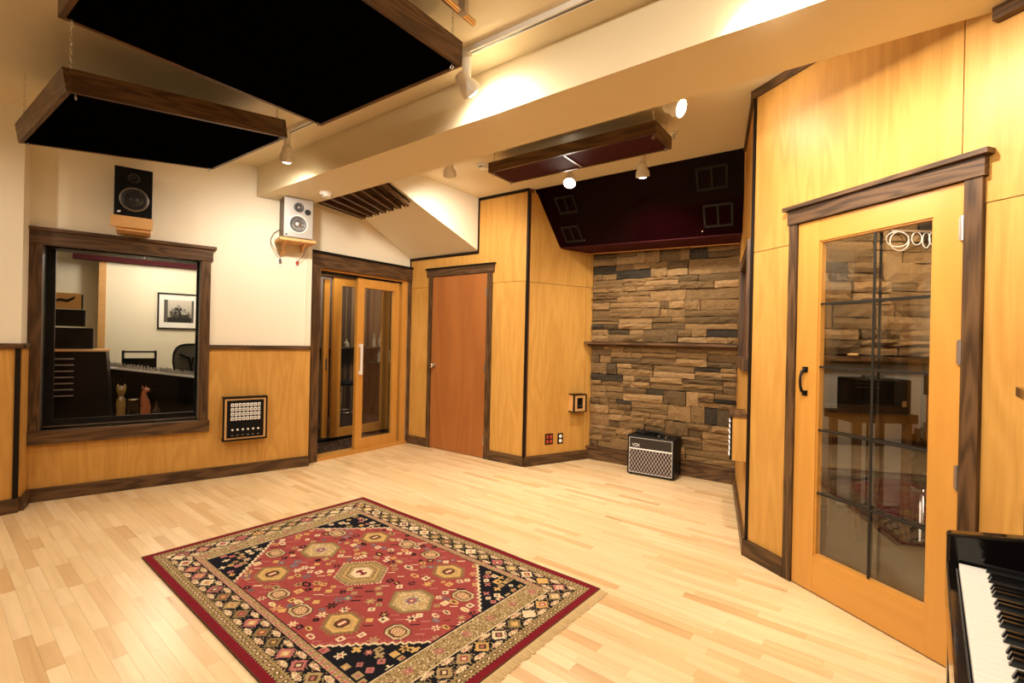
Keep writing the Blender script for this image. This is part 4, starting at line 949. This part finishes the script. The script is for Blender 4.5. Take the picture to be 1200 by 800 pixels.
# lamps of the neighbouring rooms
def dome(label, loc, power, r=0.10):
    t = thing('ceiling_lamp', label, 'lamp', loc); MB().lathe([(0.12, 0), (0.12, -0.02), (0.10, -0.022)], 20).build('rim', 'whitepl', t, True)
    MB().lathe([(0.10, -0.022), (0.08, -0.05), (0.04, -0.068), (0, -0.072)], 20).build('diffuser', 'bulb', t, True)
    ld = bpy.data.lights.new('lamp_glow', 'POINT'); ld.energy = power; ld.color = WARM; ld.shadow_soft_size = r
    lo = bpy.data.objects.new('lamp_glow', ld); COL.objects.link(lo); lo.parent = t; lo.location = (0, 0, -0.20)
dome('round ceiling lamp of the control room', CR.pt(0.9, -1.9, 2.5), 20)
dome('round ceiling lamp beyond the inner sliding door', (-6.1, 4.9, 2.45), 28)
dome('round ceiling lamp added to brighten the vestibule between the sliding doors', (-5.0, 3.35, 2.45), 5)  # unseen lamp, added so the vestibule carpet does not go black
dome('round ceiling lamp of the booth behind the french door', (*camxy(2.9, 3.0), 2.6), 34)

# ---- smoke detectors, conduit, small ceiling plate
for label, loc in (('round white smoke detector under the beam', (-3.98, 2.55, 2.615)), ('round white smoke detector on the ceiling behind the beam', (-2.80, 3.36, CEIL))):
    t = thing('smoke_detector', label, 'smoke detector', loc, 0, 'smoke detectors')
    MB().lathe([(0.062, 0), (0.062, -0.012), (0.054, -0.022)], 24).build('base', 'whitepl', t, True); MB().lathe([(0.047, -0.022), (0.044, -0.036), (0.03, -0.042), (0, -0.043)], 24).build('cover', 'whitepl', t, True); bx('sensor_slot', 'black', t, (-0.022, -0.046, -0.034, 0.022, -0.0445, -0.027), (-0.046, -0.014, -0.033, -0.0445, 0.014, -0.028))
t = thing('conduit_pipe', 'copper coloured pipe above the large black ceiling panel', 'pipe', (-1.53, 1.2, CEIL-0.055))
MB().tube([(0.0, -1.2, 0), (-0.02, 0.56, 0)], 0.017, 12).build('pipe', 'brass', t, True)
for y in (-0.9, 0.1, 0.45): bx('clamp', 'steel', t, (-0.022, y, -0.02, 0.02, y+0.025, 0.055))
t = thing('ceiling_plate', 'small white ceiling hook plate above the maroon ceiling panel', 'hook plate', (-1.17, 3.62, CEIL))
MB().lathe([(0.03, 0), (0.03, -0.008), (0.012, -0.012), (0.010, -0.03), (0, -0.032)], 16).build('plate', 'whitepl', t, True); MB().lathe([(0.006, -0.03), (0.006, -0.05)], 8).build('hook', 'steel', t)

# ---- loudspeakers on the window wall (local: x along wall, -y into room)
def driver(t, x, z, y, r, ring, cone, cap, name):
    T = axisT((x, y, z), (0, -1, 0))
    d = MB().lathe([(r, 0), (r*1.0, 0.006), (r*0.90, 0.009), (r*0.86, 0.004)], 32, T).build(name, ring, t, True)
    MB().lathe([(r*0.86, 0.004), (r*0.80, 0.007), (r*0.72, 0.0045), (r*0.36, 0.002), (r*0.30, 0.003)], 32, T).build('cone', cone, d, True)
    MB().lathe([(r*0.30, 0.003), (r*0.22, 0.008), (0, 0.012)], 24, T).build('dust_cap', cap, d, True)
t = thing('loudspeaker', 'silver fronted studio loudspeaker on pine wall bracket', 'loudspeaker', FA.pt(1.848, 0, 2.228), FA.a)
bx('cabinet', 'walnut_v', t, (-0.127, -0.20, 0.004, 0.127, -0.015, 0.378)); bx('foot_pad', 'black', t, (-0.12, -0.21, 0, 0.12, -0.02, 0.006)); bx('back_plate', 'black', t, (-0.12, -0.015, 0.02, 0.12, -0.004, 0.36))
MB().box(-0.129, -0.222, 0.008, 0.129, -0.20, 0.382).bevel(0.004).build('baffle', 'silver', t)
driver(t, -0.005, 0.135, -0.222, 0.088, 'whitepl', 'cone', 'steel', 'woofer'); driver(t, -0.002, 0.295, -0.222, 0.045, 'grey', 'cone', 'steel', 'tweeter')
MB().lathe([(0.028, 0), (0.028, 0.004), (0.0, 0.005)], 20, axisT((0.078, -0.222, 0.262), (0, -1, 0))).build('port', 'conedark', t, True); bx('badge', 'black', t, (-0.116, -0.2235, 0.022, -0.098, -0.222, 0.034))
t = thing('loudspeaker', 'black studio loudspeaker on pine shelf above control room window', 'loudspeaker', FA.pt(0.612, 0, 2.222), FA.a)
bx('cabinet', 'walnut_v', t, (-0.118, -0.20, 0.0, 0.118, -0.01, 0.382)); MB().box(-0.12, -0.222, 0.0, 0.12, -0.20, 0.384).bevel(0.003).build('baffle', 'black', t)
driver(t, 0.005, 0.135, -0.222, 0.095, 'ringdark', 'conedark', 'conedark', 'woofer'); driver(t, 0.0, 0.305, -0.222, 0.04, 'conedark', 'conedark', 'conedark', 'tweeter'); bx('badge', 'white', t, (-0.10, -0.2235, 0.022, -0.082, -0.222, 0.028), (-0.094, -0.2235, 0.028, -0.078, -0.222, 0.036))
t = thing('wall_bracket', 'pine bracket shelf holding the silver loudspeaker', 'bracket', FA.pt(1.848, 0, 2.20), FA.a)
bx('board', 'pine', t, (-0.165, -0.235, 0, 0.155, -0.001, 0.026))
MB().hexa([(-0.11, -0.001, -0.12), (-0.09, -0.001, -0.12), (-0.09, -0.001, -0.0), (-0.11, -0.001, 0.0)], [(-0.11, -0.02, -0.12), (-0.09, -0.02, -0.12), (-0.09, -0.18, -0.0), (-0.11, -0.18, 0.0)]).build('gusset', 'pine', t)
MB().hexa([(0.07, -0.001, -0.07), (0.09, -0.001, -0.07), (0.09, -0.001, -0.0), (0.07, -0.001, 0.0)], [(0.07, -0.02, -0.07), (0.09, -0.02, -0.07), (0.09, -0.18, -0.0), (0.07, -0.18, 0.0)]).build('gusset', 'pine', t)
t = thing('wall_bracket', 'pine fronted bracket shelf holding the black loudspeaker', 'bracket', FA.pt(0.608, 0, 2.13), FA.a)
bx('shelf_board', 'pine', t, (-0.13, -0.22, 0.068, 0.13, -0.001, 0.090)); bx('fascia', 'pine', t, (-0.135, -0.24, 0.0, 0.13, -0.22, 0.088)); bx('lower_board', 'pine', t, (-0.10, -0.219, -0.022, 0.118, -0.001, 0.0), (-0.10, -0.03, 0.0, 0.118, -0.001, 0.068))
for x in (-0.06, 0.07): MB().lathe([(0.006, 0), (0.004, -0.003), (0, -0.004)], 10, Matrix.Translation((x, -0.19, -0.022))).build('screw', 'walnut', t)
for u, lab, c in ((1.735, 'white wall outlet with grey plug below the silver loudspeaker', 'cord'), (1.890, 'white wall outlet with red plug below the silver loudspeaker', 'red')):
    t = thing('wall_outlet', lab, 'outlet', FA.pt(u, 0, 2.018), FA.a)
    MB().box(-0.022, -0.007, -0.04, 0.022, 0, 0.04).bevel(0.002).build('plate', 'whitepl', t); bx('plug', c, t, (-0.012, -0.03, -0.008, 0.012, -0.007, 0.026), bevel=0.003)
t = thing('power_cord', 'thin grey cord from silver loudspeaker to the left outlet', 'cord', FA.pt(1.735, 0, 2.02), FA.a)
MB().tube([(0.0, -0.03, 0.015), (-0.01, -0.05, 0.05), (-0.05, -0.04, 0.10), (-0.085, -0.03, 0.16), (-0.09, -0.03, 0.21), (-0.06, -0.02, 0.27), (-0.012, -0.01, 0.31)], 0.0035, 6).build('cord', 'cord', t, True)
t = thing('power_cord', 'thin grey cord from silver loudspeaker to the red plug', 'cord', FA.pt(1.89, 0, 2.02), FA.a)
MB().tube([(0.0, -0.03, 0.02), (0.03, -0.05, 0.05), (0.055, -0.06, 0.10), (0.062, -0.05, 0.155), (0.06, -0.04, 0.18)], 0.0035, 6).build('cord', 'cord', t, True)
# ---- patch panel box
t = thing('patch_panel', 'black wall box of white jacks and knobs framed in pale wood', 'patch panel', FA.pt(1.455, 0.012, 0.534), FA.a)
bx('box', 'pine', t, (-0.168, -0.078, -0.185, 0.168, 0, 0.185)); bx('edge_frame', 'black', t, (-0.182, -0.082, -0.20, 0.182, 0, -0.185), (-0.182, -0.082, 0.185, 0.182, 0, 0.20), (-0.182, -0.082, -0.185, -0.168, -0.06, 0.185), (0.168, -0.082, -0.185, 0.182, -0.06, 0.185))
bx('face_plate', 'black', t, (-0.150, -0.084, -0.17, 0.150, -0.078, 0.17))
jm = MB().box(-0.0125, -0.006, -0.016, 0.0125, 0, 0.016).bevel(0.004).mesh('jack', 'white'); jh = MB().lathe([(0.006, 0), (0.006, 0.0016), (0, 0.0017)], 10, axisT((0, -0.006, 0), (0, -1, 0))).mesh('socket', 'black')
for r in range(4):
    for c in range(8):
        j = link('jack', jm, t, (-0.1085+c*0.031, -0.084, 0.127-r*0.0415)); link('socket', jh, j)
km = MB().lathe([(0.009, 0), (0.009, 0.01), (0.006, 0.013), (0, 0.014)], 12, axisT((0, 0, 0), (0, -1, 0))).mesh('knob', 'whitepl', True)
for c in range(6): link('knob', km, t, (-0.105+c*0.042, -0.084, -0.098)); bx('label_strip', 'steel', t, (-0.114+c*0.042, -0.0848, -0.151, -0.096+c*0.042, -0.0838, -0.146))
# ---- small control box and outlets on the angled wall
t = thing('control_box', 'small wooden control box with black trim beside the stone wall', 'control box', FC.pt(0.64, 0.012, 0.64), FC.a)
bx('box', 'pine', t, (-0.078, -0.088, -0.088, 0.078, 0, 0.088)); bx('edge_frame', 'black', t, (-0.088, -0.098, -0.098, 0.088, 0, -0.088), (-0.088, -0.098, 0.088, 0.088, 0, 0.098), (-0.088, -0.098, -0.088, -0.075, -0.08, 0.088), (0.075, -0.098, -0.088, 0.088, -0.08, 0.088))
bx('face_plate', 'black', t, (-0.036, -0.092, -0.058, 0.036, -0.086, 0.058))
for x in (-0.018, 0, 0.018): MB().lathe([(0.005, 0), (0.004, 0.008), (0, 0.009)], 10, axisT((x, -0.092, -0.03), (0, -1, 0))).build('switch', 'chrome', t)
t = thing('wall_outlet', 'red four socket outlet on the angled oak wall', 'outlet', FC.pt(0.30, 0.012, 0.262), FC.a)
MB().box(-0.052, -0.006, -0.058, 0.052, 0, 0.058).bevel(0.003).build('plate', 'blackstrip', t)
for x in (-0.023, 0.023):
    for z in (-0.025, 0.025): MB().box(x-0.016, -0.011, z-0.019, x+0.016, -0.006, z+0.019).bevel(0.003).build('socket', 'red', t)
t = thing('wall_outlet', 'black outlet with two white sockets on the angled oak wall', 'outlet', FC.pt(0.448, 0.012, 0.257), FC.a)
MB().box(-0.036, -0.006, -0.058, 0.036, 0, 0.058).bevel(0.003).build('plate', 'black', t)
for z in (-0.025, 0.025): MB().lathe([(0.019, 0), (0.018, 0.005), (0, 0.006)], 18, axisT((0, -0.006, z), (0, -1, 0))).build('socket', 'white', t, True)
# ---- wood box on the alcove side wall
t = thing('wall_box', 'oak sided wall box with dark front on the alcove side wall', 'wall box', FE.pt(1.46, 0.012, 0.71), FE.a)
bx('body', 'oak', t, (-0.13, -0.085, -0.145, 0.15, 0, 0.135)); bx('top_cap', 'walnut', t, (-0.14, -0.10, 0.135, 0.16, 0, 0.155)); bx('front_plate', 'black', t, (-0.13, -0.097, -0.145, 0.145, -0.085, 0.13))
jm2 = MB().lathe([(0.010, 0), (0.009, 0.006), (0, 0.006)], 10, axisT((0, 0, 0), (0, -1, 0))).mesh('jack', 'steel')
for r in range(7):
    for c in range(3): link('jack', jm2, t, (0.12-c*0.04, -0.097, 0.10-r*0.036))

# ---- guitar amplifier
t = thing('guitar_amplifier', 'black guitar amplifier with diamond grille cloth against the stone wall', 'amplifier', (-1.655, 4.615, 0.0), math.radians(2.5))
bx('foot', 'black', t, *[(x-0.015, y-0.015, 0, x+0.015, y+0.015, 0.012) for x in (-0.2, 0.2) for y in (0.03, 0.2)])
MB().box(-0.233, 0.0, 0.010, 0.233, 0.235, 0.395).bevel(0.010).build('cabinet', 'black', t)
M['panelbrown'] = flat('amp_panel', (0.018, 0.012, 0.008), 0.5)
bx('control_panel', 'panelbrown', t, (-0.205, -0.004, 0.272, 0.205, 0.002, 0.368))
V = []; Fc = []; C = []; nx, nz = 120, 64
for j in range(nz+1):
    for i in range(nx+1): V.append((-0.205+0.41*i/nx, -0.004, 0.034+0.222*j/nz))
for j in range(nz):
    for i in range(nx):
        a = j*(nx+1)+i; Fc.append((a, a+1, a+nx+2, a+nx+1)); x, z = 0.41*i/nx, 0.222*j/nz
        p1, p2 = ((x+z*0.62)/0.032) % 1, ((x-z*0.62)/0.032) % 1
        k = p1 < 0.25 or p2 < 0.25; both = p1 < 0.25 and p2 < 0.25
        C.append((0.62, 0.56, 0.50) if both else (0.26, 0.22, 0.19) if k else (0.035, 0.018, 0.014))
n0 = len(V); V += [(-0.205, 0.002, 0.034), (0.205, 0.002, 0.034), (0.205, 0.002, 0.256), (-0.205, 0.002, 0.256)]
me = bpy.data.meshes.new('grille_cloth'); me.from_pydata(V, [], Fc); at = me.attributes.new('col', 'FLOAT_COLOR', 'FACE')
for i, c in enumerate(C): at.data[i].color = (*c, 1)
me.materials.append(attrmat('diamond_cloth', 'col', 0.9, 0.1)); link('grille_cloth', me, t)
bx('piping', 'silver', t, (-0.213, -0.007, 0.026, 0.213, 0, 0.034), (-0.213, -0.007, 0.368, 0.213, 0, 0.374), (-0.213, -0.007, 0.034, -0.206, 0, 0.368), (0.206, -0.007, 0.034, 0.213, 0, 0.368)); bx('centre_strip', 'white', t, (-0.206, -0.009, 0.258, 0.206, 0, 0.270))
m = MB()
def stroke(m, x, z, h, segs, wd=0.0032, y=-0.0062):
    for (x0, z0), (x1, z1) in segs:
        p, q_ = Vector((x+x0*h, y, z+z0*h)), Vector((x+x1*h, y, z+z1*h)); L = (q_-p).length; a = math.atan2(q_.z-p.z, q_.x-p.x)
        m.box(-wd/2, -0.001, -wd/2, L+wd/2, 0.002, wd/2, Matrix.Translation(p) @ Matrix.Rotation(-a, 4, 'Y'))
stroke(m, -0.178, 0.287, 0.026, [((0, 1), (0.35, 0)), ((0.35, 0), (0.7, 1))]); stroke(m, -0.153, 0.287, 0.026, [((0, 0), (0.7, 0)), ((0.7, 0), (0.7, 1)), ((0.7, 1), (0, 1)), ((0, 1), (0, 0))]); stroke(m, -0.128, 0.287, 0.026, [((0, 0), (0.75, 1)), ((0, 1), (0.75, 0))])
m.build('logo', 'white', t)
MB().tube([(-0.09, 0.12, 0.395), (-0.085, 0.12, 0.415), (-0.06, 0.12, 0.424), (0.06, 0.12, 0.424), (0.085, 0.12, 0.415), (0.09, 0.12, 0.395)], 0.009, 8).build('handle', 'black', t, True)
for k in range(5): MB().lathe([(0.009, 0), (0.008, 0.014), (0, 0.015)], 12, Matrix.Translation((0.03+k*0.035, 0.045, 0.395))).build('knob', 'chrome' if k % 2 else 'black', t, True)
t = thing('amp_cover', 'crumpled dark cloth lying on top of the guitar amplifier', 'cloth', (-1.72, 4.73, 0.396), math.radians(2.5))
bm = bmesh.new(); rr = random.Random(9); g = [[None]*8 for _ in range(12)]
for i in range(12):
    for j in range(8): g[i][j] = bm.verts.new((-0.14+0.21*i/11+rr.uniform(-.006, .006), 0.02+0.085*j/7, (0.006+rr.uniform(0, 0.028)*(1 if 0 < i < 11 and 0 < j < 7 else 0.1))))
for i in range(11):
    for j in range(7): bm.faces.new([g[i][j], g[i+1][j], g[i+1][j+1], g[i][j+1]])
ext = bmesh.ops.extrude_face_region(bm, geom=list(bm.faces)); 
for v in [e for e in ext['geom'] if isinstance(e, bmesh.types.BMVert)]: v.co.z = 0.001
bmesh.ops.recalc_face_normals(bm, faces=list(bm.faces)); me = bpy.data.meshes.new('cloth'); bm.to_mesh(me); bm.free(); me.materials.append(M['blackstrip'])
for p in me.polygons: p.use_smooth = True
link('cloth', me, t)

# ---- upright piano (local: y along the keyboard, +x towards the case back)
t = thing('upright_piano', 'glossy black upright piano with open ivory keyboard', 'piano', (0.225, 1.80, 0.0), math.radians(-5))
KY = -1.235
bx('key_bed', 'lacquer', t, (-0.026, KY-0.06, 0.60, 0.40, 0.06, 0.685)); MB().box(-0.026, KY-0.03, 0.685, -0.003, 0.01, 0.712).bevel(0.004).build('key_slip', 'lacquer', t)
for y0 in (0.008, KY-0.065):
    MB().hexa([(-0.026, y0, 0.655), (0.16, y0, 0.655), (0.16, y0+0.045, 0.655), (-0.026, y0+0.045, 0.655)], [(-0.026, y0, 0.790), (0.16, y0, 0.822), (0.16, y0+0.045, 0.822), (-0.026, y0+0.045, 0.790)]).bevel(0.008, 3).build('key_block', 'lacquer', t)
bx('side_panel', 'lacquer', t, (0.13, 0.063, 0.0, 0.62, 0.09, 1.18)); bx('side_panel', 'lacquer', t, (0.13, KY-0.095, 0.0, 0.62, KY-0.068, 1.18))
bx('fallboard', 'lacquer', t, (0.152, KY-0.06, 0.69, 0.19, 0.06, 0.86)); bx('upper_panel', 'lacquer', t, (0.24, KY-0.065, 0.86, 0.265, 0.06, 1.17)); bx('lid', 'lacquer', t, (0.11, KY-0.10, 1.18, 0.64, 0.095, 1.205)); bx('lower_panel', 'lacquer', t, (0.20, KY-0.065, 0.06, 0.225, 0.06, 0.60)); bx('bottom_rail', 'lacquer', t, (0.15, KY-0.065, 0.0, 0.62, 0.06, 0.06)); bx('back_panel', 'lacquer', t, (0.59, KY-0.065, 0.06, 0.615, 0.06, 1.17)); bx('fallboard_shelf', 'lacquer', t, (0.19, KY-0.06, 0.845, 0.262, 0.06, 0.86))
for y0 in (-0.02, KY-0.04): MB().box(-0.02, y0, 0.0, 0.045, y0+0.065, 0.60).bevel(0.006).build('leg', 'lacquer', t)
for k in (-0.08, 0, 0.08): bx('pedal', 'brass', t, (0.06, KY/2+k-0.012, 0.03, 0.2, KY/2+k+0.012, 0.045))
wk = MB().box(0, 0.0004, 0, 0.15, 0.0231, 0.02).bevel(0.0008, 1).mesh('white_key', 'ivory'); bkm = MB().hexa([(0.05, 0, 0.014), (0.15, 0, 0.014), (0.15, 0.0105, 0.014), (0.05, 0.0105, 0.014)], [(0.057, 0.0012, 0.032), (0.15, 0.0012, 0.032), (0.15, 0.0093, 0.032), (0.057, 0.0093, 0.032)]).mesh('black_key', 'ebony')
for i in range(52):
    y = -0.0235*(i+1)-0.006; link('white_key', wk, t, (0, y, 0.700))
    if i < 51 and (i % 7) not in (1, 4): link('black_key', bkm, t, (0, y-0.0052, 0.7035))
